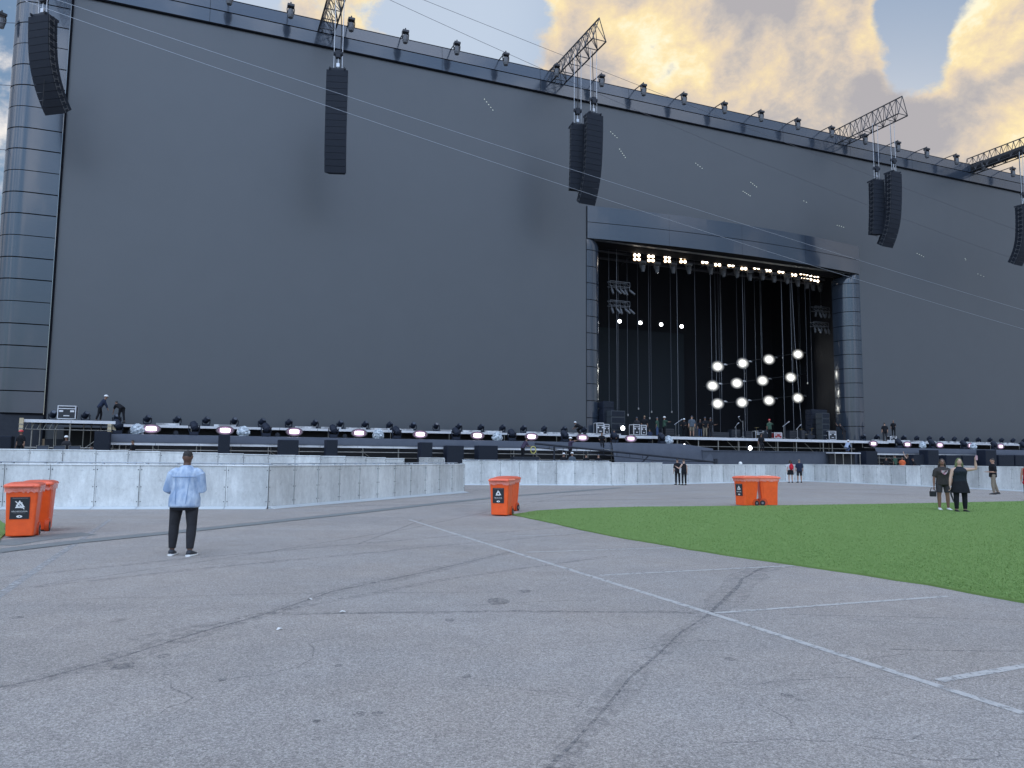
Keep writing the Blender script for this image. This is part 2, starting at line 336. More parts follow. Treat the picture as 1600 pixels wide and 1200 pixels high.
# ------------------------------------------------------------------ ground
g = MB(); g.add([(-900, -600, 0), (900, -600, 0), (900, 1500, 0), (-900, 1500, 0)], [(0, 1, 2, 3)])
tag(g.build('ground', M_ASPH, fix=False), 'grey asphalt ground of the arena with fine pale aggregate', kind='structure')
def strip(name, pts, w, z, mat, jitter=0., label=None, sub=0):
    P3 = [G(*p) for p in pts]; q = []
    for a, b in zip(P3, P3[1:]):
        n_ = max(1, int((b-a).length/.35)) if (jitter or sub) else 1
        q += [a.lerp(b, i/n_) for i in range(n_)]
    q.append(P3[-1]); m = MB(); vs_ = []
    for i, p in enumerate(q):
        t = (q[min(i+1, len(q)-1)]-q[max(i-1, 0)]).normalized(); nrm = Vector((-t.y, t.x, 0))
        j = random.uniform(-jitter, jitter); ww = w*(1+(random.uniform(-.35, .35) if jitter else 0))
        vs_ += [p+nrm*(ww/2+j)+Vector((0, 0, z)), p-nrm*(ww/2-j)+Vector((0, 0, z))]
    m.add(vs_, [(2*i, 2*i+1, 2*i+3, 2*i+2) for i in range(len(q)-1)])
    o = m.build(name, mat, fix=False)
    if label: tag(o, label)
    o['kind'] = 'structure'; return o
strip('parking_line', [(640, 812), (800, 862), (1115, 960), (1600, 1115)], .085, .0028, M_PAINT, label='long worn white painted line running diagonally across the asphalt')
for pts, w in [([(822, 863), (1070, 855)], .055), ([(938, 899), (1240, 884)], .07), ([(1118, 958), (1480, 932)], .065), ([(1466, 1064), (1600, 1041), (1700, 1026)], .08), ([(800, 838), (900, 834)], .05)]:
    strip('bay_line', pts, w*1.1, .0034, M_PAINT, label='short worn white bay line branching off the long painted line')
strip('lane_line', [(172, 812), (120, 848), (60, 888), (-30, 950)], .12, .0028, M_PAINT2, label='faded white painted line on the asphalt by the orange bins')
for pts, w, jt in [([(800, 1260), (850, 1205), (905, 1150), (950, 1100), (985, 1060), (1030, 1020), (1060, 990), (1105, 962)], .03, .010),
                   ([(1105, 962), (1140, 930), (1160, 905), (1190, 888), (1225, 884)], .05, .02),
                   ([(-40, 1082), (60, 1062), (180, 1030), (300, 992), (430, 955), (520, 924), (660, 895), (800, 862)], .035, .010),
                   ([(440, 960), (560, 958), (800, 955), (1080, 957)], .03, .008), ([(60, 915), (260, 886), (420, 862), (640, 826)], .035, .01),
                   ([(130, 936), (420, 928), (800, 925)], .02, .006), ([(1390, 1015), (1600, 1018)], .03, .01), ([(1130, 958), (1400, 964), (1640, 970)], .02, .006),
                   ([(640, 826), (760, 800), (900, 772)], .05, .01), ([(560, 850), (620, 828), (660, 812)], .04, .01), ([(820, 780), (930, 772), (1060, 762)], .07, .02)]:
    strip('asphalt_crack', pts, w, .0018, M_TAR, jt, label='dark bitumen filled crack winding across the asphalt')
M_TARS = paint_mat('bitumen_smear', (.24, .225, .22), (.27, .255, .25), .44, 1.05, 8)
for pts, w in [([(800, 1260), (850, 1205), (905, 1150), (950, 1100), (985, 1060), (1030, 1020), (1060, 990), (1105, 962)], .20), ([(1105, 962), (1140, 930), (1160, 905), (1190, 888), (1250, 880)], .42), ([(-40, 1082), (60, 1062), (180, 1030), (300, 992), (430, 955), (520, 924), (660, 895), (800, 862)], .28), ([(440, 960), (560, 958), (800, 955), (1080, 957)], .12)]:
    strip('bitumen_smear', pts, w, .0010, M_TARS, .03, label='soft dark smear beside an asphalt crack')
for (x, y, r) in [(778, 940, .17), (703, 969, .06), (820, 924, .10), (348, 1062, .04), (590, 1115, .04), (563, 1116, .05), (193, 1041, .09), (255, 1025, .06), (1230, 1087, .05), (1250, 1094, .035), (495, 1127, .03), (495, 1155, .03), (28, 965, .06), (530, 1040, .04), (730, 1057, .04), (1140, 1030, .05)]:
    p = G(x, y); m = MB(); nn = 14
    m.add([p+Vector((cos(2*pi*i/nn)*r*random.uniform(.7, 1.1), sin(2*pi*i/nn)*r*1.3*random.uniform(.7, 1.1), .0022)) for i in range(nn)], [tuple(range(nn))])
    tag(m.build('asphalt_stain', M_TAR, fix=False), 'small dark oily spot on the asphalt', kind='structure')
# hairline cracks that branch, tyre marks, litter
rc = random.Random(21)
for q in range(15):
    x, y = rc.uniform(60, 1560), rc.uniform(850, 1170); 
    if x > 1000 and y < 930: continue
    p0 = G(x, y); a = rc.uniform(-.5, .9); P_ = [p0]
    for i in range(rc.randint(7, 16)): a += rc.uniform(-.7, .7); P_.append(P_[-1]+Vector((cos(a), sin(a)*.7, 0))*rc.uniform(.05, .16)*(1+p0.y*.06))
    m = MB(); vs_ = []
    for i, p in enumerate(P_):
        t_ = (P_[min(i+1, len(P_)-1)]-P_[max(i-1, 0)]).normalized(); nr = Vector((-t_.y, t_.x, 0))*rc.uniform(.002, .007)*(1+p0.y*.08)*(.3 if i in (0, len(P_)-1) else 1); vs_ += [p+nr+Vector((0, 0, .0024)), p-nr+Vector((0, 0, .0024))]
    m.add(vs_, [(2*i, 2*i+1, 2*i+3, 2*i+2) for i in range(len(P_)-1)]); tag(m.build('hairline_crack', M_TAR, fix=False), 'thin dark hairline crack in the asphalt', kind='structure')
for pts, w in [([(-20, 905), (300, 872), (700, 838), (1000, 815)], .16), ([(-20, 925), (320, 888), (720, 850), (1010, 824)], .16), ([(500, 792), (900, 782), (1140, 778)], .5), ([(860, 775), (1100, 766), (1400, 765)], .6), ([(200, 1000), (700, 905), (960, 868)], .14), ([(1250, 768), (1450, 774), (1640, 781)], .4)]:
    strip('tyre_mark', pts, w, .0014, M_TARS, .02, label='faint dark tyre mark sweeping across the asphalt')
for (x, y, lab) in [(484, 937, 'tiny white scrap of litter on the asphalt right of the long crack'), (535, 957, 'tiny white scrap of litter beside the straight horizontal crack'), (437, 984, 'tiny white scrap of litter left of centre on the asphalt')]:
    p = G(x, y); t = thing('paper_scrap', lab, 'litter', p, rc.uniform(0, 3)); m = MB(); m.add([(-.03, -.012, .006), (0, -.018, .016), (.035, -.008, .005), (.03, .014, .012), (-.005, .018, .022), (-.032, .012, .004)], [(0, 1, 4, 5), (1, 2, 3, 4)]); m.build('crumpled_sheet', P('scrap_paper', (.7, .7, .68), .8), t, fix=False)
# drain channel
dr = [(-60, 870), (0, 861), (120, 847), (300, 829), (430, 815), (560, 801), (700, 785), (800, 775), (870, 770), (970, 762)]
strip('drain_channel', dr, .50, .008, M_CONC, sub=1, label='grey concrete drain channel curving across the asphalt')
def offs(pts, dy): return [(x, y+dy*(y-712)/120) for x, y in pts]
strip('drain_slot', offs(dr, 2.2), .06, .0105, M_TAR, .004, label='dark open edge slot of the drain channel')
strip('drain_slot', offs(dr, -2.4), .04, .0105, M_TAR, .004, label='dark open edge slot of the drain channel')
strip('concrete_apron', [(-10, 852), (40, 844), (110, 836), (140, 834)], .8, .005, M_CONC, sub=1, label='pale concrete apron under the left orange bins')
# turf
def turf(pts, label, name='lawn'):
    P3 = [G(*p) for p in pts]; m = MB(); wob = []
    for a, b_ in zip(P3, P3[1:]+P3[:1]):
        q_ = max(1, int((b_-a).length/.45))
        for i in range(q_): w_ = a.lerp(b_, i/q_); wob.append((w_.x+random.uniform(-.02, .02), w_.y+random.uniform(-.035, .035)))
    m.prism(wob, .001, .030); return tag(m.build(name, M_TURF), label, kind='structure'), P3
tp = [(800, 805), (840, 799), (900, 795.5), (1000, 793), (1200, 791), (1400, 788), (1600, 784), (1760, 781), (2000, 1050), (1600, 943), (1450, 915), (1300, 892), (1130, 868), (980, 843), (905, 828), (850, 815)]
_, tP = turf(tp, 'large sheet of bright green artificial turf laid on the asphalt')
turf([(-130, 850), (-100, 812), (-5, 813), (9, 821), (8, 832), (0, 848)], 'small patch of green turf at the left edge behind the orange bins')
# blades
def inside(x, y, poly):
    c = False; j = len(poly)-1
    for i in range(len(poly)):
        if (poly[i].y > y) != (poly[j].y > y) and x < (poly[j].x-poly[i].x)*(y-poly[i].y)/(poly[j].y-poly[i].y)+poly[i].x: c = not c
        j = i
    return c
def blades(N_):
    vs_, fs = [], []; cnt = 0; rnd = random.Random(3)
    for _ in range(N_*3):
        if cnt >= N_: break
        px = rnd.uniform(790, 1610); py = 783+rnd.random()**1.4*165
        p = G(px, py)
        if not inside(p.x, p.y, tP): continue
        cnt += 1; a = rnd.uniform(0, pi); w = .003+p.y*.00025; h = rnd.uniform(.008, .024)
        dx, dy = cos(a)*w, sin(a)*w; lx, ly = rnd.uniform(-.02, .02), rnd.uniform(-.02, .02); b = len(vs_)
        vs_ += [(p.x-dx, p.y-dy, .028), (p.x+dx, p.y+dy, .028), (p.x+lx, p.y+ly, .028+h)]; fs.append((b, b+1, b+2))
    me = bpy.data.meshes.new('grass'); me.from_pydata(vs_, [], fs); me.materials.append(M_BLADE)
    o = bpy.data.objects.new('grass', me); COL.objects.link(o)
    tag(o, 'short plastic grass blades of the artificial turf', 'grass', kind='stuff')
blades(110000)

# ------------------------------------------------------------------ giant screen wall
SL, ZT, ZF = -6.2, 32.0, 34.1            # left edge, top of picture area, top of frame
PL, PR = 32.1, 62.65                     # portal surround
SR = 101.
ZH0, ZH1 = 20.1, 22.9                    # header band
NW = -3.
scr = sthing('screen_wall', 'giant dark grey screen wall with glossy frame rising behind the stage', 'screen', 45, NW)
b = SB(45, NW)
for s0, s1, z0, z1 in ((SL, PL, 2.6, ZT), (PR, SR, 2.6, ZT), (PL, PR, ZH0, ZT)): b.sb(s0, s1, NW, NW-.4, z0, z1)
b.build('screen_panel', M_SCREEN, scr)
b = SB(45, NW)    # top frame in two raked cladding courses
def quadstrip(b, s0, s1, prof, n_=12):
    for (n0, z0), (n1, z1) in zip(prof, prof[1:]):
        b.add([(s0, -n0, z0), (s1, -n0, z0), (s1, -n1, z1), (s0, -n1, z1)], [(0, 1, 2, 3)])
FN = NW+.16
x = SL-.2
while x < SR+1:
    x1 = min(x+4.27*2, SR+1.2)
    quadstrip(b, x+.012, x1-.012, [(FN, ZT+.08), (FN-.02, ZT+1.02)]); quadstrip(b, x+.012, x1-.012, [(FN-.02, ZT+1.10), (FN-.14, ZF), (FN-1.2, ZF+.04)])
    x = x1
b.build('frame_cladding', M_GLOSS, scr, fix=False)
b = SB(45, NW); b.sb(SL-.2, SR+1.2, FN-.03-.1, NW-.5, ZT, ZF-.02); b.sb(SL-.2, SR+1.2, NW+.13, NW+.0, ZT-.03, ZT+.05); b.sb(SL-.12, SL-.0, NW+.12, NW-.3, 2.6, ZT-.06)
b.build('frame_core', M_SEAM, scr)
# rear support behind the wall
b = SB(45, NW)
for i in range(13):
    sx = SL+2+i*8.4
    if PL-1 < sx < PR+1: continue
    b.sb(sx, sx+.5, NW-.42, NW-1.1, .0, ZF-.3)
b.build('support_column', M_DARK, scr)
# lit pixels left on the picture
px_cl = [((757, 155), (770, 172), 5), ((954, 206), (964, 215), 4), ((968, 233), (977, 246), 5), ((1087, 255), (1097, 263), 4), ((1173, 285), (1182, 292), 4), ((1161, 299), (1172, 306), 5), ((1308, 352), (1318, 355), 4), ((1256, 314), (1260, 316), 2), ((1433, 396), (1443, 401), 4), ((1508, 404), (1509, 406), 2), ((1528, 428), (1537, 432), 3)]
for (a, c, n_) in px_cl:
    b = SB(45, NW)
    for i in range(n_):
        t = i/max(1, n_-1); s, z = SP(a[0]+(c[0]-a[0])*t, a[1]+(c[1]-a[1])*t, NW); b.sb(s-.035, s+.035, NW+.002, NW+.012, z-.018, z+.018)
    b.build('lit_pixels', M_PIX, scr)
# rounded end column, left (and its twin far right)
def end_column(s_edge, sgn, label):
    t = sthing('end_column', label, 'column', s_edge, NW)
    prof = [(0, .10), (1.6, .10), (1.9, .08)]
    R_ = 1.45
    for i in range(1, 13):
        a = pi/2*i/12*1.12; prof.append((1.9+R_*sin(a), .08-R_*(1-cos(a))))
    prof.append((prof[-1][0]-.2, prof[-1][1]-2.))
    zz = 4.15+1.411*0
    zs = [4.15+1.411*i for i in range(22)]
    b = SB(s_edge, NW); c = SB(s_edge, NW)
    for i, z0 in enumerate(zs):
        z1 = min(z0+1.411, ZF+1.4); gap = .05 if i % 3 else .09
        vs_, fs = [], []
        for (u, v_) in prof:
            for z in (z0+gap/2, z1-gap/2): vs_.append((s_edge+sgn*(u+.14), -(NW+v_), z))
        for j in range(len(prof)-1): fs.append((2*j, 2*j+2, 2*j+3, 2*j+1))
        b.add(vs_, fs)
    o = b.build('cladding_panel', M_GLOSS, t, fix=False, smooth=True)
    vs_, fs = [], []
    for (u, v_) in prof:
        for z in (4.1, ZF+1.0): vs_.append((s_edge+sgn*(u+.14)*.985+sgn*.02, -(NW+v_-.06), z))
    for j in range(len(prof)-1): fs.append((2*j, 2*j+2, 2*j+3, 2*j+1))
    c.add(vs_, fs); c.build('column_core', M_SEAM, t, fix=False)
    c = SB(s_edge, NW); c.sb(s_edge+sgn*.15, s_edge+sgn*2.9, NW-.05, NW-1.6, 0, 4.12); c.build('column_base', M_DARK, t)
end_column(SL, -1, 'tall rounded column of glossy dark blue cladding at the left end of the screen wall')
end_column(SR, 1, 'rounded glossy cladding column at the far right end of the screen wall')

# ------------------------------------------------------------------ portal
por = sthing('stage_portal', 'dark stage opening in the screen wall with glossy curved header and rounded pillars', 'stage portal', 47.4, NW)
def arc(s):   # bulge of the header in plan
    t = (s-PL)/(PR-PL); return NW+.12+1.05*(1-(2*t-1)**2)
b = SB(47.4, NW); nseg = 32
for i in range(nseg):
    s0, s1 = PL+.05+(PR-PL-.1)*i/nseg, PL+.05+(PR-PL-.1)*(i+1)/nseg; g0 = .02 if i % 8 == 0 else 0
    a0, a1 = arc(s0), arc(s1); s0 += g0
    for z0, z1 in ((ZH0, ZH0+1.36), (ZH0+1.41, ZH1)):
        b.add([(s0, -a0, z0), (s1, -a1, z0), (s1, -a1, z1), (s0, -a0, z1)], [(0, 1, 2, 3)])
b.build('header_cladding', M_GLOSS, por, fix=False)
b = SB(47.4, NW); top = [(PL+.05+(PR-PL-.1)*i/nseg) for i in range(nseg+1)]
poly = [(s, -(arc(s)-.03)) for s in top]+[(PR-.05, -(NW-2.2)), (PL+.05, -(NW-2.2))]
b.prism([(p[0], p[1]) for p in poly], ZH0+.02, ZH1-.03); b.build('header_core', M_SEAM, por)
def pillar(side):
    sg = 1 if side == 'l' else -1; e = PL if side == 'l' else PR
    prof = [(.03, .05), (.38, .05)]
    R_ = 1.35
    for i in range(1, 13):
        a = pi/2*i/12; prof.append((.38+R_*sin(a), .05-R_*(1-cos(a))))
    prof += [(1.71, -1.9)]
    b = SB(47.4, NW); c = SB(47.4, NW)
    z = 3.6; i = 0
    while z < ZH0-.1:
        z1 = min(z+1.411, ZH0-.05); vs_, fs = [], []
        topc = z1 > ZH0-.6
        rows = [(z+.03, 1.), (z1-.03, 1.)] if not topc else [(z+.03, 1.), (z+(z1-z)*.5, 1.), (z+(z1-z)*.8, .9), (z1-.01, .72)]
        for (zz, sc_) in rows:
            for (u, v_) in prof: vs_.append((e+sg*u*sc_, -(NW+v_*sc_), zz))
        m_ = len(prof)
        for r in range(len(rows)-1):
            for j in range(m_-1): fs.append((r*m_+j, r*m_+j+1, (r+1)*m_+j+1, (r+1)*m_+j))
        b.add(vs_, fs); z = z1
    b.build('pillar_cladding', M_GLOSS, por, fix=False, smooth=True)
    vs_, fs = [], []
    for (u, v_) in prof:
        for zz in (0, ZH0-.9): vs_.append((e+sg*u*.975, -(NW+v_-.04), zz))
    for j in range(len(prof)-1): fs.append((2*j, 2*j+2, 2*j+3, 2*j+1))
    c.add(vs_, fs); c.build('pillar_core', M_SEAM, por, fix=False)
pillar('l'); pillar('r')
# stage box
NB = -19.
b = SB(47.4, NW)
b.sb(PL-3, PR+3, NB, NB-.2, 0, 24); b.sb(PL-3.2, PL-3, NB-.2, NW-.6, 0, 24); b.sb(PR+3, PR+3.2, NB-.2, NW-.6, 0, 24); b.sb(PL-3.2, PR+3.2, NB-.2, NW-2.3, 24, 24.2)
b.build('black_drape', M_DRAPE, por)
b = SB(47.4, NW); s0, z0 = SP(985, 515, NB+2); s1, _ = SP(1068, 515, NB+2); b.sb(PL-1, s1, NB+2, NB+1.8, 3.5, z0); b.build('back_panel', M_PANEL, por)
# ceiling beams above the opening
b = SB(47.4, NW)
for i in range(24):
    s = PL+6+i*.85
    b.sb(s, s+.16, NW-1.9, NW-3.4, 20.6, 20.7)
b.build('ceiling_slat', M_GALV, por)
b = SB(47.4, NW)
for n_ in (-5.2, -6.4, -8.5): b.sb(PL+1, PR-1, n_, n_-.16, 20.15, 20.33)
for i in range(7): b.st([(PL+2+i*4.1, -5.0, 20.2), (PL+4+i*4.1, -11, 20.6)], .06, 6)
b.build('ceiling_beam', M_TRUSS, por)

# ------------------------------------------------------------------ stage decks
DZ = 3.5
SE = SZ(1045, 0, DZ); SX = SZ(1342, 0, DZ)
M_COVER = P('worn_cover_strip', (.30, .30, .31), .55, noise=(1.2, (.75, .75, .76), .06))
def ledge(name, label, s0, s1, n0, z, th, mat, depth, postsp=2.44):
    t = sthing(name, label, 'stage platform', (s0+s1)/2, n0)
    mid = (s0+s1)/2
    b = SB(mid, n0); b.sb(s0, s1, n0, n0-depth, z-th, z); b.build('deck_top', M_FLOOR, t)
    b = SB(mid, n0)
    s = s0
    while s < s1-.01:
        e = min(s+postsp, s1); b.sb(s+.012, e-.012, n0+.004, n0+.06, z-th-.01, z+.012); s = e
    b.build('deck_edge', mat, t)
    return t, mid
# central stage floor inside the portal
ctr, cm = ledge('main_stage', 'black main stage deck on scaffold legs inside the portal', PL+1.2, PR-.6, .2, DZ, .20, M_ALUP, 19)
ctr_e = SZ(1045, .2, DZ)
b = SB(cm, .2)
s = ctr_e; i = 0
xs = [1045, 1058, 1091, 1122, 1154, 1186, 1215, 1244, 1286, 1300, 1330]
for x_ in xs:
    s = SZ(x_, .1, DZ); b.st([(s, .1, DZ-.22), (s, .1, 1.2)], .05, 8); b.st([(s+1.1, -1.4, DZ-.22), (s+1.1, -1.4, .3)], .04, 6)
for z in (DZ-.75,): b.st([(ctr_e, .16, z), (SZ(1335, .1, z), .16, z)], .03, 6)
for i in range(5):
    s = ctr_e+2+i*4.2; b.st([(s, -.3, DZ-.3), (s+2.3, -.3, 1.4)], .03, 6)
b.build('scaffold_leg', M_GALV, ctr)
b = SB(cm, .2); b.sb(PL+1.2, PR-.6, -1.9, -2.1, 0, DZ-.21); b.build('back_drape', M_BLACK, ctr)
b = SB(cm, .2)
for i in range(46):
    s = ctr_e+.4+i*.42+random.uniform(-.1, .1); hh = random.uniform(.25, .6); b.sb(s, s+random.uniform(.12, .34), -1.2, -1.6, DZ-1.5, DZ-1.5+hh)
b.build('stored_equipment', M_DARK, ctr)
# fascia in front of it
fas = sthing('stage_fascia', 'low dark grey fascia running in front of the main stage', 'fascia', 50, 2.0)
b = SB(50, 2.)
s0, _ = SP(1098, 705, 2.); s1, _ = SP(1345, 705, 2.)
b.sb(s0, s1, 2.0, 1.8, 0, 2.35); b.sb(s0, s1, 2.06, 1.0, 2.35, 2.42); b.build('fascia_cloth', M_SKIRT, fas)
b = SB(50, 2.); s2, _ = SP(955, 705, 1.6)

vs_, fs = [], []; nn_ = 22
for i in range(nn_+1):
    f = i/nn_; ss_ = s2+(s0+1.2-s2)*f; wv = .10*sin(i*1.9)+.05*sin(i*3.1); dropz = .0 if f < .72 else (f-.72)*1.1
    vs_ += [(ss_, -.9, DZ-.58-dropz), (ss_, -1.72, DZ-.64-dropz), (ss_, -1.95-wv, DZ-1.4-dropz*.6+.1*sin(i*1.3)), (ss_, -2.45-wv, 0)]
for i in range(nn_):
    for j in range(3): a = 4*i+j; fs.append((a, a+4, a+5, a+1))
b.add(vs_, fs)
b.build('tarpaulin', M_SKIRT, fas, fix=False, smooth=True)
# catwalks left and right of the main stage
def catwalk(s0, s1, label, open_gap=True, right=False):
    t, mid = ledge('catwalk', label, s0, s1, 0, DZ, .13, M_ALUP, 2.6)
    b = SB(mid, 0); b.sb(s0, s1, -1.0, -1.1, 0, DZ-.14); b.build('back_drape', M_BLACK, t)
    b = SB(mid, 0); b.st([(s0, .25, DZ-.62), (s1, .25, DZ-.62)], .035, 6)
    s = s0
    while s < s1: b.st([(s+.1, .02, DZ-.14), (s+.1, .02, DZ-.6)], .03, 6); s += 4.28
    b.build('lamp_rail', M_GALV, t)
    # footlight boxes on the deck, broken pale strips
    b = SB(mid, 0); s = s0+.6; i = 0
    while s < s1-2.:
        if random.random() < .8:
            b = SB(mid, 0); b.sb(s, s+1.35, -.75, -.95, DZ, DZ+.17); b.build('cable_cover', M_COVER, t)
        s += 1.71; i += 1
    # lower step with fabric skirt
    b = SB(mid, 0); n_ = max(2, int((s1-s0)/.5)); vs_, fs = [], []
    for i in range(n_+1):
        s = s0+(s1-s0)*i/n_; w = random.uniform(-.03, .03)
        vs_ += [(s, -(1.15), DZ-.60), (s, -(1.5+w*.5), DZ-.66), (s, -(1.62+w), DZ-1.12+w*.4)]
    for i in range(n_):
        a = 3*i; fs += [(a, a+3, a+4, a+1), (a+1, a+4, a+5, a+2)]
    b.add(vs_, fs); b.build('fabric_skirt', M_SKIRT, t, fix=False, smooth=True)
    zl = DZ-1.13
    b = SB(mid, 0); b.sb(s0, s1, 1.5, .9, zl-.1, zl-.02); b.build('lower_deck', M_FLOOR, t)
    b = SB(mid, 0); s = s0
    while s < s1-.01:
        e = min(s+2.44, s1); b.sb(s+.01, e-.01, 1.504, 1.58, zl-.14, zl-.0); s = e
    b.build('lower_edge', M_ALUP, t)
    b = SB(mid, 0); s = s0+.5; i = 0
    while s < s1:
        b.st([(s, 1.45, zl-.14), (s, 1.45, 0)], .035, 6); b.st([(s+.25, .3, zl-.14), (s+.25, .3, 0)], .03, 6)
        if i % 3 == 1: b.st([(s, .9, zl-.3), (s+2., .9, .5)], .025, 6)
        s += 2.44 if i % 2 else 1.8; i += 1
    for z, n__ in ((zl-.42, 1.48), (.95, .95), (zl-.8, .3)): b.st([(s0, n__, z), (s1, n__, z)], .03, 6)
    b.build('scaffold_leg', M_GALV, t)
    b = SB(mid, 0); b.sb(s0, s1, .0, -.1, 0, zl-.15); b.build('lower_drape', M_BLACK, t)
    return t
sA = SZ(178, 0, DZ)
catwalk(sA, SZ(1045, .3, DZ)-.02, 'long low catwalk with pale edge and grey skirt left of the portal')
catwalk(SX+.3, SR, 'low catwalk with pale metal edge and grey skirt right of the portal')
# left raised platform
s0, s1 = SZ(36, 1.2, DZ+.15), SZ(181, 1.2, DZ+.15); zp = DZ+.12
t = sthing('scaffold_platform', 'open scaffold platform with pale metal edge at the left end of the stage', 'stage platform', (s0+s1)/2, 1.2); mid = (s0+s1)/2
b = SB(mid, 1.2); b.sb(s0, s1, 1.2, -2.4, zp-.14, zp); b.build('deck_top', M_FLOOR, t)
b = SB(mid, 1.2); s = s0
while s < s1-.05: e = min(s+2.44, s1); b.sb(s+.008, e-.008, 1.204, 1.27, zp-.16, zp+.02); s = e
b.build('deck_edge', M_ALUP, t)
b = SB(mid, 1.2)
for f, n_, r in ((.09, .9, .04), (.16, .4, .035), (.31, -.3, .03), (.5, 1.1, .045), (.62, .0, .035), (.68, -1., .03), (.98, 1.0, .04), (.25, -1.6, .03), (.80, -.6, .03)):
    s = s0+(s1-s0)*f; b.st([(s, n_, zp-.15), (s, n_, 0)], r, 8)
for z in (zp-.55, zp-1.6): b.st([(s0+.1, 1.0, z), (s1-.1, 1.0, z)], .035, 6)
b.st([(s0+2.2, .8, 1.2), (s0+4.2, .8, 2.9)], .03, 6); b.st([(s0+.4, .9, zp-.16), (s0+.4, -2.2, zp-.16)], .05, 6)
for i in range(6): b.st([(s0+.1+i*.3, 1.0, zp-.55), (s0+.25+i*.3, 1.0, zp-.18)], .02, 5)
b.build('scaffold_leg', M_GALV, t)
b = SB(mid, 1.2); b.sb(s0+1.6, s1+.02, -2.2, -2.3, 0, zp-.3); b.sb(s1-1.2, s1, .6, -2.2, 0, zp-1.2); b.build('back_drape', M_BLACK, t)
for (x_, dz, nn, lab) in ((33, 0, 1.35, 'short pale wooden post clamped to the left corner of the scaffold platform'), (171, 0, 1.4, 'short pale wooden post clamped to the right corner of the scaffold platform'), (178, 0, 1.1, 'short weathered wooden post beside the right platform corner')):
    s = SZ(x_, nn, 3.2); tt = sthing('wooden_post', lab, 'post', s, nn, zp-.66)
    m = MB(); m.box(-.10, .10, -.05, .05, 0, .74 if x_ < 50 else .5); m.build('post_board', M_WOOD, tt)
    
    for zc in (.12, .36): m = MB(); m.box(-.12, .12, -.07, .07, zc, zc+.05); m.build('clamp', M_GALV, tt)
# dark screen base (below the picture)
b = SB(45, NW); b.sb(SL+.02, PL-.02, NW+.02, NW-.5, 0, 2.6); b.sb(PR+.02, SR, NW+.02, NW-.5, 0, 2.6); b.build('screen_base', M_DARK, scr)

# ------------------------------------------------------------------ strobes, floor moving heads
def strobe(mat):
    t = thing('strobe_light', 'x', 'strobe light')
    m = MB(); m.box(-.36, .36, -.02, .18, -.17, .17); m.box(-.40, -.365, -.10, .14, -.05, .05); m.box(.365, .40, -.10, .14, -.05, .05); m.build('housing', M_DARK, t, bevel=.01)
    m = MB(); m.box(-.28, .28, -.055, -.03, -.105, .105); m.build('lens', mat, t)
    m = MB(); m.tube([(0, -.035, 0), (0, -.0215, 0)], [(.56, .29), (.40, .18)], 28, side=(1, 0, 0)); m.build('glow_halo', M_HALO2, t)  # dish wider than the lamp, added to carry its painted glow
    m = MB(); m.box(-.43, .43, .02, .08, -.235, -.20); m.box(-.44, -.405, .02, .08, -.235, .03); m.box(.405, .44, .02, .08, -.235, .03); m.build('yoke', M_DARK, t)
    return t
stA, stB = strobe(M_LAMP), strobe(M_LAMPD); used = []
for i in range(19):
    s = 4.28*i
    if i in (9, 10, 11, 12, 13): continue
    lab = ordn(len(used))+' glowing strobe lamp from the left along the stage edge'
    pr = stA if i < 7 else stB
    if pr not in [u for u in used]:
        o = pr; o.location = W(s, .42, DZ-.24); o.rotation_euler = (0, 0, TH); o['label'] = lab
    else: o = dup(pr, W(s, .42, DZ-.24), TH, lab)
    o['group'] = 'strobe lamps along the stage edge'; used.append(pr)
def mover(sz=1.):
    t = thing('moving_head_light', 'x', 'stage light')
    m = MB(); m.box(-.2*sz, .2*sz, -.16*sz, .16*sz, 0, .13*sz); m.build('base', M_NAVY, t, bevel=.015)
    m = MB()
    for sx in (-1, 1): m.tube([(sx*.19*sz, 0, .12*sz), (sx*.24*sz, 0, .24*sz), (sx*.24*sz, 0, .48*sz)], [(.03*sz, .07*sz)]*3, 8)
    m.box(-.22*sz, .22*sz, -.06*sz, .06*sz, .13*sz, .17*sz); m.build('yoke', M_NAVY, t)
    m = MB(); d = Vector((.25, -.55, .55)).normalized(); c = Vector((0, 0, .44*sz))
    m.tube([c-d*.24*sz, c-d*.17*sz, c+d*.05*sz, c+d*.2*sz, c+d*.22*sz], [.08*sz, .17*sz, .19*sz, .16*sz, .15*sz], 14, side=(1, 0, 0)); h = m.build('lamp_head', M_NAVY, t, smooth=False)
    m = MB(); m.tube([c+d*.221*sz, c+d*.235*sz], .12*sz, 14, side=(1, 0, 0)); m.build('lens', P('dull_lens', (.08, .09, .11), .08, spec=.8), h)
    return t
mv = mover(1.0); k_ = 0
def place(pr, flag, loc, rz, lab, grp):
    if not flag: pr.location = loc; pr.rotation_euler = (0, 0, rz); pr['label'] = lab; pr['group'] = grp; return pr
    return dup(pr, loc, rz, lab, grp)
cnt = 0
for i in range(-4, 52):
    s = -.35+1.75*i
    if ctr_e-6.5 < s < SX+1.5 or s < SL-.5: continue
    zb = DZ+.12 if s < sA else DZ
    a = place(mv, cnt, W(s, -1.6, zb+.02), TH+random.uniform(-.4, .4), ordn(cnt)+' small moving light from the left in the row on the deck below the screen', 'moving lights on the deck below the screen'); cnt += 1
big = mover(1.28)
m = MB(); cnt = 0
for i in range(-1, 19):
    s = 2.45+4.28*i-.0
    if ctr_e-1 < s < SX+1: continue
    place(big, cnt, W(s, 1.05, DZ-.60), TH+radians(180)+random.uniform(-.3, .3), ordn(cnt)+' large dark moving light from the left in front of the stage edge', 'large moving lights in front of the stage edge'); cnt += 1
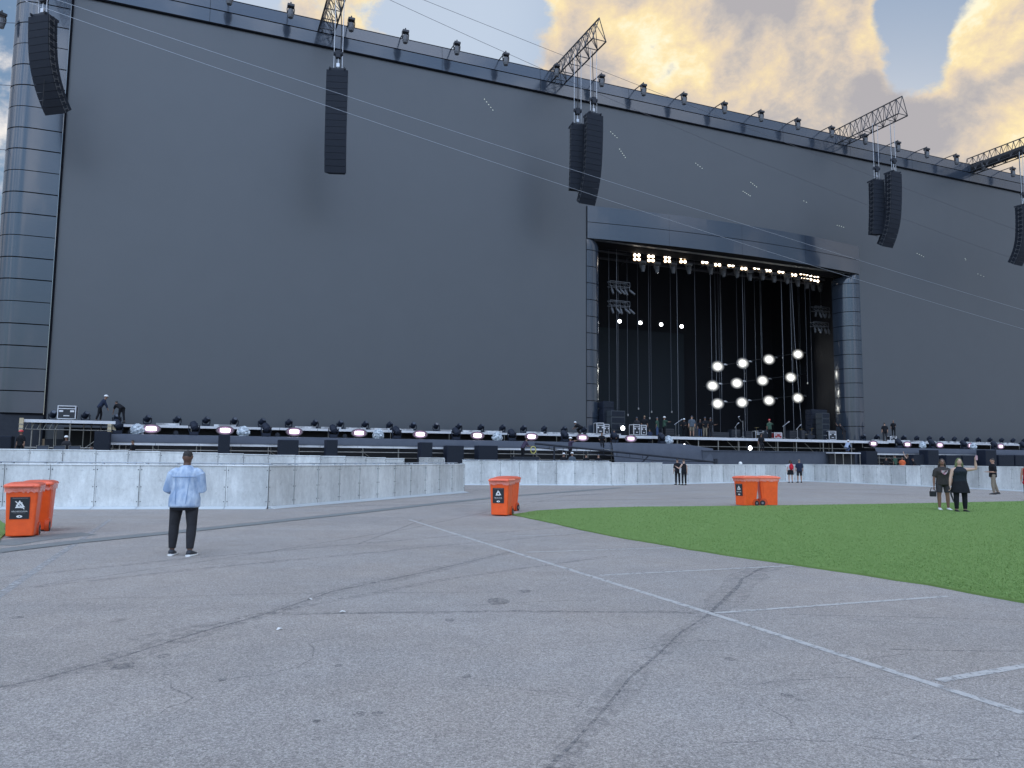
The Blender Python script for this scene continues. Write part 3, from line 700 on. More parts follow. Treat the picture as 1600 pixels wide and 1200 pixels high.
def bagged(seed):
    rnd = random.Random(seed); m = MB(); m.ell((0, 0, .28), (.38, .24, .38), seg=16, rings=12)
    for v in m.v:
        f = 1+rnd.uniform(-.13, .13); v.x *= f*(1.15-.4*max(0, v.z)); v.y *= f; v.z = max(-.02, v.z*(1+rnd.uniform(-.06, .06)))
    return m
for i, (x_, lab) in enumerate([(215, 'wrapped light in crumpled clear plastic beside the brightest left strobe'), (380, 'wrapped light in clear plastic just right of the second strobe'), (590, 'wrapped light in clear plastic between the fourth and fifth strobe'), (775, 'wrapped light in torn clear plastic right of the sixth strobe'),
                               (1075-45+12, 'bluish plastic wrapped light at the left corner of the main stage'), (1438, 'wrapped light in clear plastic right of the portal behind the women'), (1517, 'wrapped light in pale plastic right of the green haired woman')]):
    s = SZ(x_, .5, DZ-.3); t = sthing('wrapped_light', lab, 'wrapped light', s, .75, DZ-.62)
    bagged(i).build('plastic_wrap', M_BAGP, t, smooth=False); mm_ = MB(); mm_.box(-.16, .16, -.12, .12, .02, .2); mm_.build('light_base', M_NAVY, t)
# small dark par cans between strobes
pc = thing('par_light', 'small dark round par light on the rail', 'stage light')
m = MB(); m.tube([(0, .14, .14), (0, .06, .15), (0, -.14, .15)], [.08, .13, .14], 12, side=(1, 0, 0)); m.build('can', M_DARK, pc); m = MB(); m.tube([(-.17, 0, .15), (-.17, 0, 0), (.17, 0, 0), (.17, 0, .15)], .015, 5); m.build('bracket', M_DARK, pc)
for i, x_ in enumerate((204, 275, 433, 538)):
    place(pc, i, W(SZ(x_, .5, DZ-.5), .6, DZ-.62), TH, ['small dark par light next to the leftmost wrapped light', 'small dark par light just left of the second large moving light', 'small dark par light just left of the third strobe', 'small dark par light left of the fourth strobe'][i], 'par lights on the rail')

# ------------------------------------------------------------------ dark speakers in front of the stage
def sub(w, h, d, horn=False):
    t = thing('subwoofer', 'x', 'speaker')
    m = MB(); m.box(-w/2, w/2, 0, d, 0, h); m.build('cabinet', M_NAVY, t, bevel=.02)
    m = MB(); m.box(-w/2+.04, w/2-.04, -.02, -.002, .05, h-.05); m.build('grille', M_GRILLE, t)
    m = MB(); m.box(-w/2+.1, w/2-.1, -.03, -.021, h*.5-.012, h*.5+.012); m.build('badge_bar', M_DARK, t)
    return t
subs = [(351, 18, 679, 2.3, 'dark loudspeaker stack behind the barrier left of centre, nearest the man in denim'), (451.5, 31, 687, 2.3, 'wide dark loudspeaker cabinet below the third strobe'), (519, 18, 687, 2.2, 'narrow dark loudspeaker stack right of the wide cabinet'),
        (667, 18, 691, 2.2, 'dark loudspeaker stack behind the corner of the barrier'), (712, 26, 696, 1.9, 'dark blue loudspeaker stack behind the middle barrier, left one of a pair'), (763, 30, 696, 1.9, 'dark blue loudspeaker stack behind the middle barrier, right one of a pair'),
        (160, 24, 674, 1.7, 'dark covered stack under the right end of the scaffold platform'), (8, 20, 681, 2.4, 'dark loudspeaker cabinet at the left edge behind the barrier'),
        (1362, 18, 705, 2.2, 'dark cube loudspeaker just right of the portal fascia'), (1458, 17, 703, 2.3, 'dark loudspeaker behind the woman in the grey t-shirt'), (1548, 17, 703, 2.3, 'dark loudspeaker above the man in khaki trousers'),
        (1440, 26, 710, 1.9, 'wide dark cabinet left of the woman in the grey t-shirt'), (1490, 24, 711, 1.9, 'dark cabinet behind the two posing women'), (1515, 22, 711, 1.9, 'dark cabinet between the green haired woman and the man'), (1572, 24, 711, 1.9, 'dark cabinet right of the man in khaki trousers'), (1594, 16, 711, 1.9, 'dark cabinet at the right edge of the stage front')]
for x_, wpx, ytop, n_, lab in subs:
    s0, z1 = SP(x_-wpx/2, ytop, n_+.8); s1, _ = SP(x_+wpx/2, ytop, n_+.8)
    t = sub(abs(s1-s0), z1, .9); t.location = W((s0+s1)/2, n_+.8, 0); t.rotation_euler = (0, 0, TH); t['label'] = lab; t['group'] = 'loudspeakers along the stage front'

# ------------------------------------------------------------------ flight cases and stage gear
def case(w, h, d, col, fx=1):
    t = thing('flight_case', 'x', 'flight case')
    m = MB(); m.box(-w/2, w/2, 0, d, .12, h); m.build('panel', col, t)
    m = MB(); e = .05
    for x0 in (-w/2-.01, w/2-e+.01):
        for y0 in (-.01, d-e+.01): m.box(x0, x0+e, y0, y0+e, .12, h)
    for z0 in (.10, h-e+.01, h*.78):
        for y0 in (-.014, d-e+.014): m.box(-w/2+.04, w/2-.04, y0, y0+e, z0, z0+e)
        if z0 != h*.78:
            for x0 in (-w/2-.014, w/2-e+.014): m.box(x0, x0+e, .04, d-.04, z0, z0+e)
    m.build('metal_edge', M_ALUP, t)
    m = MB()
    for x0 in (-w*.3, w*.3): m.box(x0-w*.11, x0+w*.11, -.035, -.02, h*.58, h*.70)
    m.box(-w*.16, w*.16, -.035, -.02, h*.30, h*.37); m.build('latch_plate', M_ALUP, t)
    m = MB()
    for x0 in (-w*.36, w*.36):
        for y0 in (.1, d-.1): m.tube([(x0-.02, y0, .055), (x0+.02, y0, .055)], .055, 10, side=(0, 1, 0)); m.box(x0-.03, x0+.03, y0-.03, y0+.03, .09, .12)
    m.build('caster', M_RUBBER, t); return t
M_CASE = P('black_laminate', (.02, .024, .032), .4); M_CASER = P('red_laminate', (.30, .03, .03), .45)
for x_, n_, w, h, mt, z, lab in [(104, .5, .96, .90, M_CASE, zp, 'black flight case with pale metal edges on the left scaffold platform'), (938, -.9, .62, 1.0, M_CASE, DZ, 'black flight case with bright edges left of the speaker stack'), (948, -1.7, .5, .95, M_CASE, DZ, 'narrow black case beside the flight case near the left pillar'),
                              (995, -.8, .62, .95, M_CASE, DZ, 'black flight case in front of the two crew members, left of two'), (1006, -.82, .5, .92, M_CASE, DZ, 'black flight case in front of the two crew members, right of two'), (1216, -1.2, .75, .62, M_CASER, DZ, 'small red flight case beside the man in the green shirt'),
                              (1301, -1.5, .75, .9, M_CASE, DZ, 'black flight case with pale edges by the right speaker stack'), (1292, -1.9, .5, .6, M_CASE, DZ, 'low dark case left of the right flight case'), (1396, -1.0, .75, .55, M_CASE, DZ, 'low pale edged case under the man right of the portal'), (1190, -3.0, 1.2, .8, M_CASE, DZ, 'wide dark road case behind the man in the green shirt')]:
    t = case(w, h, .6, mt); t.location = W(SZ(x_, n_, z+.4), n_, z+.003); t.rotation_euler = (0, 0, TH+random.uniform(-.25, .12)); t['label'] = lab; t['group'] = 'flight cases on the stage'
# speaker stacks inside the portal
for x_, n_, w, h, lab in [(951, -2.6, 1.0, 2.9, 'dark loudspeaker stack just inside the left pillar'), (966, -1.8, 1.3, 2.1, 'grey patterned loudspeaker stack inside the portal, second from the left pillar'), (1281, -3.2, 1.9, 3.0, 'tall dark loudspeaker stack inside the right pillar'), (1291, -1.9, .9, 2.6, 'grey column of stacked speaker boxes inside the right pillar')]:
    t = thing('speaker_stack', lab, 'speaker', W(SZ(x_, n_, DZ+1), n_, DZ), TH, 'speaker stacks inside the portal')
    nb = int(h/.5)
    for i in range(nb):
        m = MB(); m.box(-w/2, w/2, 0, .8, i*h/nb+.01, (i+1)*h/nb-.01); q = m.build('cabinet', M_NAVY if x_ in (951, 1281) else P('grey_cabinet', (.05, .06, .07), .6), t, bevel=.015)
        m = MB(); m.box(-w/2+.05, w/2-.05, -.02, -.002, i*h/nb+.06, (i+1)*h/nb-.06); m.build('grille', M_GRILLE, q)
# drum-like riser equipment, mic stands and cluttered gear (each its own small thing)
def stand(x_, n_, h, lab, boom=.5):
    t = thing('microphone_stand', lab, 'stand', W(SZ(x_, n_, DZ+.5), n_, DZ), TH, 'stands on the main stage'); m = MB(); m.tube([(0, 0, .02), (0, 0, h)], .022, 6)
    for a in range(3): m.tube([(0, 0, .25), (.35*cos(a*2.1), .35*sin(a*2.1), .02)], .018, 5)
    m.build('tripod', M_CHAIN, t); m = MB(); m.tube([(-.15, 0, h-.1), (boom, 0, h+.3)], .02, 6); m.tube([(boom, 0, h+.3), (boom+.14, 0, h+.38)], .05, 8); m.build('boom', M_CHAIN, t)
stand(1161, -1.8, 1.6, 'boom stand with pale head left of the man in the green shirt', -.5); stand(1225, -2, 1.3, 'short boom stand right of the red case'); stand(1056, -2.2, 1.2, 'boom stand left of the bald crew member')
stand(1246, -1.2, 1.0, 'low stand among cables near the red case', .3); stand(1150, -3, 1.1, 'small stand at the middle of the main stage', .2)
def drumkit(x_, n_, lab):
    t = thing('drum_kit', lab, 'drums', W(SZ(x_, n_, DZ+.5), n_, DZ), TH); m = MB()
    m.tube([(-.0, -.3, .32), (0, .2, .32)], .30, 16, side=(1, 0, 0)); m.build('bass_drum', M_DARK, t)
    for (a, b_, c, r) in ((-.35, 0, .75, .16), (.3, 0, .75, .16), (.7, .1, .4, .2)):
        m = MB(); m.tube([(a, b_, c-.12), (a, b_, c+.12)], r, 12); m.build('drum', M_DARK, t)
    for (a, b_, c) in ((-.7, .1, 1.05), (.6, .1, 1.15)):
        m = MB(); m.tube([(a, b_, c), (a, b_, c+.012)], .22, 14); m.tube([(a, b_, 0), (a, b_, c)], .015, 5); m.build('cymbal', P('brass', (.35, .26, .1), .35, .9), t)
drumkit(1193, -2.2, 'dark drum kit left of the man in the green shirt'); drumkit(1262, -2.4, 'dark percussion kit near the right speaker stack')
def rackgear(x_, n_, w, h, lab, mt=M_DARK):
    t = thing('equipment_rack', lab, 'equipment', W(SZ(x_, n_, DZ+.3), n_, DZ), TH, 'equipment on the main stage'); m = MB(); m.box(-w/2, w/2, 0, .5, 0, h); m.build('rack_case', mt, t, bevel=.02)
    m = MB(); nn = max(2, int(h/.15))
    for i in range(nn): m.box(-w/2+.05, w/2-.05, -.015, -.002, h*(i+.15)/nn, h*(i+.8)/nn)
    m.build('front_panel', M_TRUSS, t)
for x_, n_, w, h in ((1044, -2.2, 1.3, .75), (1125, -3, 2.0, .6), (1150, -3.6, 1.0, .9), (1170, -2.6, .7, .75), (1240, -3, .9, .9), (1255, -1.4, .4, .9), (1088, -3.5, .8, 1.0)):
    rackgear(x_, n_, w, h, 'dark equipment rack at the back of the main stage' if n_ < -2.8 else 'dark equipment rack near the front of the main stage')

# ------------------------------------------------------------------ portal lights
def lampbank():
    t = thing('floodlight', 'x', 'flood light'); m = MB(); m.box(-.42, .42, 0, .35, -.36, .36); m.build('housing', M_TRUSS, t, bevel=.03)
    m = MB()
    m.tube([(0, -.23, 0), (0, -.04, 0)], [.26, .2], 20, side=(1, 0, 0)); m.build('lens', M_SPOT, t)
    m = MB(); m.tube([(0, -.22, 0), (0, -.02, 0)], [(.76, .62), (.42, .36)], 28, side=(1, 0, 0)); m.build('glow_halo', M_HALO, t)  # oversized bowl added to show bloom around the lens
    m = MB(); m.box(.5, 1.25, .1, .2, .22, .28); m.box(.85, 1.1, .05, .25, .28, .36); m.build('ballast', M_ALU, t); return t
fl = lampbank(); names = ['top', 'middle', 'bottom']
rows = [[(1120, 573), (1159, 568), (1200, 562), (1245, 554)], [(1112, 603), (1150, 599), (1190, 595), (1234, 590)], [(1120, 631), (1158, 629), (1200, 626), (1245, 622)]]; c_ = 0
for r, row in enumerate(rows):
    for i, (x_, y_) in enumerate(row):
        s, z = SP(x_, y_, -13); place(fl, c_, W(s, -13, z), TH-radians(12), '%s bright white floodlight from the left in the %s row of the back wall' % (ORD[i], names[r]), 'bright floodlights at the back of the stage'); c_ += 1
for i, row in enumerate(rows):
    s0, z0 = SP(row[0][0]-12, row[0][1]+1, -13.45); s1, z1 = SP(row[-1][0]+25, row[-1][1]-6, -13.45)
    tr = sthing('lighting_bar', 'thin black bar carrying the %s row of floodlights' % names[i], 'lighting bar', s0, -13.45, 0, 'bars of the floodlights')
    b = SB(s0, -13.45); b.st([(s0, -13.5, z0), (s1, -13.5, z1)], .05, 6); b.build('bar', M_TRUSS, tr)
    b = SB(s0, -13.45)
    for f in (.12, .5, .88): b.st([(s0+(s1-s0)*f, -13.5, z0+(z1-z0)*f), (s0+(s1-s0)*f, -13.5, 24)], .015, 5)
    b.build('hanging_cable', M_WIRE, tr)
sp = thing('spotlight', 'x', 'spot light'); m = MB(); m.tube([(0, .35, .05), (0, .3, .04), (0, 0, 0)], [.08, .17, .2], 14, side=(1, 0, 0)); m.build('can', M_TRUSS, sp)
m = MB(); m.tube([(0, -.03, 0), (0, -.005, 0)], .18, 14, side=(1, 0, 0)); m.build('lens', M_WSPOT, sp); m = MB(); m.tube([(-.22, .15, 0), (-.22, .15, .4), (.22, .15, .4), (.22, .15, 0)], .02, 5); m.build('yoke', M_TRUSS, sp)
for i, (x_, y_) in enumerate([(968, 502), (1000.5, 504.5), (1033, 507), (1065, 510)]):
    s, z = SP(x_, y_, -13); place(sp, i, W(s, -13, z), TH-.3, ORD[i]+' small white spot from the left inside the left half of the portal', 'four small white spots')
s, z = SP(1069+0, 617+51, -1.); 
for i, (x_, y_, n_) in enumerate([(973, 669, -1.2), (1069, 697, .6), (1172, 700, .3)]):
    s, z = SP(x_, y_, n_); dup(sp, W(s, n_, z), TH, ['small lit white spot between the left pillar and the flight cases', 'bright work light under the left corner of the main stage', 'small work light under the middle of the main stage'][i])
# ceiling blinders + hanging moving heads
def blinder():
    t = thing('blinder_light', 'x', 'blinder light'); m = MB(); m.box(-.36, .36, .02, .3, -.36, .36); m.box(-.02, .02, 0, .02, -.36, .36); m.box(-.36, .36, 0, .02, -.02, .02); m.build('housing', M_TRUSS, t)
    m = MB()
    for sx in (-1, 1):
        for sz_ in (-1, 1): m.tube([(sx*.185, -.05, sz_*.185), (sx*.185, .018, sz_*.185)], .125, 12, side=(1, 0, 0))
    m.build('lens', M_BLIND, t); m = MB()
    for sx in (-1, 1):
        for sz_ in (-1, 1): m.tube([(sx*.185, -.03, sz_*.185), (sx*.185, .012, sz_*.185)], .165, 14, side=(1, 0, 0))
    m.build('glow_halo', M_AMBER, t); m = MB(); m.tube([(0, .15, .36), (0, .15, .9)], .03, 6); m.build('clamp_arm', M_TRUSS, t); return t  # the rings behind the lenses stand in for amber lamp glow
def hangmv(k=1.):
    t = thing('hanging_moving_head', 'x', 'stage light')
    m = MB(); m.box(-.26*k, .26*k, -.2*k, .2*k, -.17*k, 0); m.build('base', P('fixture_grey', (.10, .105, .115), .45), t, bevel=.02)
    m = MB()
    for sx in (-1, 1): m.tube([(sx*.2*k, 0, -.16*k), (sx*.24*k, 0, -.3*k), (sx*.2*k, 0, -.52*k)], [(.03*k, .08*k)]*3, 8)
    m.build('yoke', P('fixture_grey', (.10, .105, .115), .45), t)
    m = MB(); m.tube([(0, 0, -.28*k), (0, 0, -.34*k), (0, -.03*k, -.6*k), (0, -.05*k, -.85*k)], [.1*k, .18*k, .19*k, .13*k], 14, side=(1, 0, 0)); h = m.build('lamp_head', P('fixture_grey', (.10, .105, .115), .45), t)
    m = MB(); m.tube([(0, -.05*k, -.851*k), (0, -.051*k, -.87*k)], .1*k, 12, side=(1, 0, 0)); m.build('lens', P('dull_lens', (.08, .09, .11), .08, spec=.8), h); return t
bl, hm = blinder(), hangmv(1.15)
bp_ = [(995, 402), (1017, 404), (1042.5, 405), (1067, 406), (1101, 407), (1121, 411), (1142, 412), (1162, 417), (1182, 416), (1200, 420), (1220, 422), (1240, 427), (1254, 430.5), (1264, 434), (1275, 436.5)]
for i, (x_, y_) in enumerate(bp_):
    n_ = -5.5-(max(0, i-10)*.9)
    s, z = SP(x_, y_, n_); place(bl, i, W(s, n_, z), TH-radians(15), ordn(i)+' warm four lens blinder from the left along the portal ceiling', 'warm blinders along the portal ceiling')
    s, z = SP(x_+9-(i > 10)*3, y_+6, n_+.2); place(hm, i, W(s, n_+.2, z), TH, ordn(i)+' hanging moving light from the left below the portal ceiling', 'moving lights hanging below the portal ceiling')
# lighting truss that carries them
b = SB(47.4, -5.6)
prev = None; ch = []
for i, (x_, y_) in enumerate(bp_):
    n_ = -5.7-(max(0, i-10)*.9); s, z = SP(x_, y_-9, n_); ch.append((s, n_, z))
tr = sthing('ceiling_truss', 'black lighting truss curving along the portal ceiling above the blinders', 'truss', 47.4, -5.6)
for dz_, dn_ in ((0, 0), (.4, 0), (0, -.4), (.4, -.4)): b.st([(q[0], q[1]+dn_, q[2]+dz_) for q in ch], .035, 6)
for q in ch: b.st([q, (q[0]+.5, q[1], q[2]+.4)], .02, 5); b.st([(q[0], q[1], q[2]+.4), (q[0], q[1], q[2]+1.4)], .015, 5)
b.build('truss_frame', M_TRUSS, tr)
# hanging cables inside
hang = [(952, -6, 440, 655), (964.5, -5, 385, 655), (967, -8, 400, 655), (981, -7, 440, 650), (997.5, -9, 430, 640), (1015, -7, 440, 655), (1018, -9, 440, 645), (1049.5, -9, 455, 645), (1060.5, -6, 415, 682), (1089, -6, 430, 686), (1114, -6, 425, 682),
        (1126, -10, 440, 680), (1153, -10, 460, 570), (1165, -6, 430, 685), (1168, -8, 450, 680), (1223, -10, 450, 560), (1227, -6, 440, 690), (1241, -6, 440, 688), (1246.5, -5, 445, 688), (1262, -7, 440, 600), (1271, -8, 450, 655), (1283, -9, 440, 480)]
for i, (x_, n_, y0, y1) in enumerate(hang):
    s, zb = SP(x_, y1, n_); r = .018 if i in (1, 8, 10, 13, 16, 17, 18) else .015
    t = sthing('hanging_cable', '%s vertical cable from the left hanging inside the portal' % ordn(i), 'cable', s, n_, DZ, 'vertical cables inside the portal')
    ex = .6 if i == 18 else 0.
    b = SB(s, n_, DZ); zb = max(DZ+.02, zb); b.st([(s-ex*.6, n_, 22.5), (s, n_, (22+zb)/2), (s+ex, n_, zb)], r, 6); b.build('rope', P('grey_rope', (.26, .27, .30), .5, .5) if r > .016 else P('dim_cable', (.16, .17, .2), .5, .4), t)
    m = MB(); m.box(-.05, .05, -.05, .05, zb-DZ+2.5, zb-DZ+2.75) if False else m.box(-.05+ex, .05+ex, -.05, .05, zb-DZ, zb-DZ+.18); m.build('hook', M_CHAIN, t)
# side light ladders
def ladder(x_, y_, n_, lab, sg):
    s, z = SP(x_, y_, n_); t = sthing('side_lighting_frame', lab, 'lighting frame', s, n_, z, 'side lighting frames in the portal')
    m = MB()
    for z_ in (0, .45): m.tube([(-1.0, 0, z_), (1.0, 0, z_)], .035, 6); m.tube([(-1.0, .5, z_), (1.0, .5, z_)], .035, 6)
    for x0 in (-1, -.5, 0, .5, 1): m.tube([(x0, 0, 0), (x0, 0, .45)], .02, 5); m.tube([(x0, 0, 0), (x0, .5, .45)], .02, 5)
    m.build('frame', P('fixture_grey', (.10, .105, .115), .45), t)
    for i in range(5):
        m = MB(); c = Vector((-.9+i*.45, -.05, -.25)); d = Vector((random.uniform(-.5, .5)+sg*.3, -.4, -.7)).normalized()
        m.tube([c, c+d*.15, c+d*.62], [.07, .11, .09], 10, side=(1, 0, 0)); m.tube([c+Vector((0, 0, .3)), c], .03, 5); m.build('profile_light', P('fixture_grey', (.10, .105, .115), .45), t)
ladder(969, 448, -5, 'upper cluster of dark profile lights near the left pillar', 1); ladder(969, 478, -5, 'lower cluster of dark profile lights near the left pillar', 1)
ladder(1285, 486, -7, 'upper cluster of dark profile lights near the right pillar', -1); ladder(1283, 510, -7, 'lower cluster of dark profile lights near the right pillar', -1)

# ------------------------------------------------------------------ moving lights along the top frame
tl = thing('frame_light', 'x', 'stage light')
m = MB(); m.tube([(-.05, .9, .28), (0, -.35, .30)], .035, 6); m.tube([(0, -.35, .34), (0, -.35, .18)], .04, 6); m.build('arm', M_TRUSS, tl)
m = MB(); m.box(-.19, .19, -.52, -.18, .04, .18); m.build('base', M_TRUSS, tl, bevel=.02)
m = MB()
for sx in (-1, 1): m.tube([(sx*.17, -.35, .05), (sx*.2, -.35, -.1), (sx*.18, -.35, -.3)], [(.025, .07)]*3, 8)
m.build('yoke', M_TRUSS, tl)
m = MB(); m.tube([(0, -.35, -.06), (0, -.35, -.13), (0, -.36, -.42), (0, -.37, -.58)], [.09, .16, .17, .13], 12, side=(1, 0, 0)); m.build('lamp_head', P('fixture_grey', (.10, .105, .115), .45), tl)
tl.scale = (1.3, 1.3, 1.3)
xsl = [358, 453, 547, 631, 711, 787, 866, 936, 1001, 1064, 1127, 1184, 1241, 1294, 1346, 1397, 1442, 1488, 1530, 1576]
for i, x_ in enumerate(xsl):
    n_ = NW+.95; s = SP(x_, 99+.214*(x_-800), n_)[0]
    place(tl, i, W(s, n_, ZF-.42), TH, ordn(i)+' moving light from the left on the top frame of the screen', 'moving lights along the top frame')
s, z = SP(3, 42, -5); t = dup(tl, W(s, -4, z), TH+.6, 'lone dark light on an arm in the sky left of the end column', 'moving lights along the top frame')
# ------------------------------------------------------------------ trusses + line arrays
def chord(m, a, b_, r=.045): m.tube([a, b_], r, 7)
def cant(s, label, n_tip, n_in=-6.5, zb=33.2, h=1.75, w=1.15, dark=False):
    t = sthing('truss_beam', label, 'truss', s, NW, zb, 'cantilever trusses over the screen'); m = MB(); Ln = n_tip-n_in
    y0, y1 = -(n_tip-NW), -(n_in-NW)
    for (x_, z_) in ((-w/2, 0), (w/2, 0), (0, h)): chord(m, (x_, y0, z_), (x_, y1, z_), .06)
    m.build('chord', M_TRUSS, t); m = MB(); nb = int(Ln/1.25)
    for i in range(nb+1):
        y = y0+(y1-y0)*i/nb
        chord(m, (-w/2, y, 0), (w/2, y, 0), .035); chord(m, (-w/2, y, 0), (0, y, h), .035); chord(m, (w/2, y, 0), (0, y, h), .035)
        if i < nb:
            y2 = y+(y1-y0)/nb; ym = (y+y2)/2
            for x_ in (-w/2, w/2): chord(m, (x_, y, 0), (0, ym, h), .028); chord(m, (0, ym, h), (x_, y2, 0), .028)
            chord(m, (-w/2, y, 0), (w/2, y2, 0), .025)
    m.build('lacing', M_TRUSS, t)
    return t
def cabinet_mesh(w, h, d, ang):
    m = MB(); a = tan(radians(ang/2))*d
    # front at y=0, back at y=d, wedge tapering to the back
    m.add([(-w/2, 0, -h), (w/2, 0, -h), (w/2, 0, 0), (-w/2, 0, 0), (-w/2*.72, d, -h+a), (w/2*.72, d, -h+a), (w/2*.72, d, -a), (-w/2*.72, d, -a)],
          [(0, 1, 2, 3), (4, 7, 6, 5), (0, 4, 5, 1), (3, 2, 6, 7), (0, 3, 7, 4), (1, 5, 6, 2)]); return m
DEP = .86
M_RIG = P('rigging_steel', (.10, .105, .115), .45, .4)
def line_array(s, n_, ztop, yaw, nbox, angs, label, w=1.42, zbeam=33.2, bh=.435):
    t = thing('line_array', label, 'speaker array', W(s, n_, ztop), TH+yaw, 'line arrays hung in front of the screen')
    m = MB(); m.box(-w/2*.8, w/2*.8, .05, .09, .02, .16); m.box(-w/2*.8, w/2*.8, .50, .54, .02, .16); m.box(-.52, -.46, -.1, .95, .02, .16); m.box(.46, .52, -.1, .95, .02, .16); m.build('bumper_frame', M_DARK, t)
    pos = Vector((0, 0, 0)); tilt = 0.
    for i in range(nbox):
        tilt += angs[i]; R_ = Matrix.Rotation(radians(tilt), 3, 'X')
        # rotate about rear-top hinge so the front faces tip down
        c = cabinet_mesh(w, bh-.02, DEP, 3)
        for v in c.v: v.xyz = R_@v+pos
        q = c.build('speaker_cabinet', M_GRILLE, t, fix=True)
        for sx in (-1, 1):
            e = MB()
            for (y_, h_) in ((.08, .36), (.50, .30)): e.obox(R_@Vector((sx*(w/2+.012-(y_*.28*w/DEP*.5)), y_, -bh/2))+pos, (.03, .05, h_), R_)
            e.obox(R_@Vector((sx*(w/2+.012-(.29*.28*w/DEP*.5)), .29, -bh/2))+pos, (.03, .44, .06), Matrix.Rotation(0, 3, 'X')@R_@Matrix.Rotation(sx*atan(.14*w/DEP), 3, 'Z'))
            e.build('rigging_plate', M_RIG, q)
        pos = pos+R_@Vector((0, 0, -bh))
    # hoists and chains
    for (x_, y_) in ((-.28, .25), (.28, .25)):
        m = MB(); m.tube([(x_, y_, .16), (x_, y_, .7), (x_, y_, zbeam-ztop)], .022, 6); m.build('chain', M_CHAIN, t)
    m = MB(); m.box(-.16, .16, .1, .42, .95, 1.45); m.tube([(-.3, .26, 1.25), (.3, .26, 1.25)], .16, 10, side=(0, 1, 0)); m.build('hoist_motor', M_DARK, t, bevel=.02)
    m = MB(); m.tube([(0, .26, .16), (0, .26, .95)], .03, 6); m.obox((0, .26, .45), (.2, .12, .25)); m.build('hook_block', M_CHAIN, t)
    m = MB(); m.tube([(.1, .5, 1.), (.14, .6, 0), (.1, .62, -5.2)], .018, 5); m.tube([(0, .45, zbeam-ztop), (.12, .5, 3.), (.1, .5, 1.)], .03, 5); m.build('signal_cable', M_BLACK, t)
    return t
def J(nb, base, last, start): return [0 if i == 0 else (base if i < start else last) for i in range(nb)]
NA = 3.
def arr_at(xc, ytop, n_): return SP(xc, ytop, n_)
# 1 far left
s, z = arr_at(60, 24, NA); line_array(s, NA, z, radians(-36), 13, [2]+[1.4]*4+[3.9]*8, 'curved black line array hanging in front of the left column', zbeam=33.2)
cant(s-.4, 'cantilever truss holding the far left line array', 4.2)
s, z = arr_at(527, 109, NA); line_array(s, NA, z, radians(-18), 16, [0]+[.35]*9+[1.4]*6, 'straight black line array hanging alone left of the portal'); cant(s, 'cantilever truss holding the single line array left of the portal', 4.2)
s, z = arr_at(932, 179, NA); s3 = s; line_array(s-.1, NA, z, radians(3), 16, [0]+[.8]*8+[3.4]*7, 'front curved line array of the pair above the portal left corner')
s2, z2 = arr_at(908, 192, NA-.6); line_array(s2-.0, NA-1.0, z2, radians(-8), 12, [0]+[.6]*11, 'rear line array of the pair above the portal left corner', w=1.22, bh=.42)
cant(s3-.4, 'cantilever truss above the portal left corner', 4.2)
s, z = arr_at(1402, 270, NA); s4 = s; line_array(s-.1, NA, z, radians(4), 16, [0]+[.8]*8+[3.4]*7, 'front curved line array of the pair right of the portal')
s2, z2 = arr_at(1379, 280, NA-.6); line_array(s2-.0, NA-1.0, z2, radians(-6), 12, [0]+[.6]*11, 'rear line array of the pair right of the portal', w=1.22, bh=.42)
cant(s4-.4, 'cantilever truss above the line arrays right of the portal', 4.2)
s, z = arr_at(1604, 322, NA); LAST = s; line_array(s, NA, z, radians(6), 14, [0]+[.8]*6+[3.6]*7, 'curved line array cut off by the right edge of the photo'); tt = cant(s+.7, 'dark cantilever truss at the right edge of the photo', 4.2, n_in=-3.6)
m = MB(); m.tube([(0, -(4.3-NW), .45), (0, .5, .45)], [.46, .46], 12, side=(1, 0, 0)); m.build('black_wrap', M_BLACK, tt)

# ------------------------------------------------------------------ long wire ropes
def wire(p0, p1, sag, r, label, mat=M_WIRE):
    t = thing('wire_rope', label, 'cable', p0, 0, 'wire ropes crossing in front of the screen'); pts = []
    for i in range(33):
        f = i/32; q = p0.lerp(p1, f)-p0; q.z -= sag*4*f*(1-f); pts.append(q)
    m = MB(); m.tube(pts, r, 5); m.build('rope', mat, t)
    m = MB(); m.tube([pts[0], pts[1]*.03], r*2.5, 6); m.build('end_fitting', M_CHAIN, t)
def PP(x, y, n_): s, z = SP(x, y, n_); return W(s, n_, z)
wire(PP(60, -10, 5), PP(1720, 520, 4), .45, .013, 'upper one of two long pale ropes crossing the screen diagonally')
wire(PP(40, 2, 5.4), PP(1720, 548, 4), .75, .013, 'lower one of two long pale ropes crossing the screen diagonally')
wire(PP(590, -9, 2), PP(1660, 430, 1.6), 1.0, .015, 'lower dark rope crossing the blue sky over the top frame', P('dark_wire', (.12, .12, .14), .5, .3))
wire(PP(640, -9, 2.6), PP(1700, 400, 2), .3, .015, 'upper dark rope crossing the blue sky over the top frame', P('dark_wire', (.12, .12, .14), .5, .3))
for y_, dy in ((34, 2), (131, 3), (232, 3)):
    a = PP(-40, y_-2, -3); c = PP(24, y_+dy, -3.6); wire(a, c, .02, .02, {34: 'top short cable', 131: 'middle short cable', 232: 'lowest short cable'}[y_]+' reaching the left column from outside the photo', P('dark_wire', (.12, .12, .14), .5, .3))

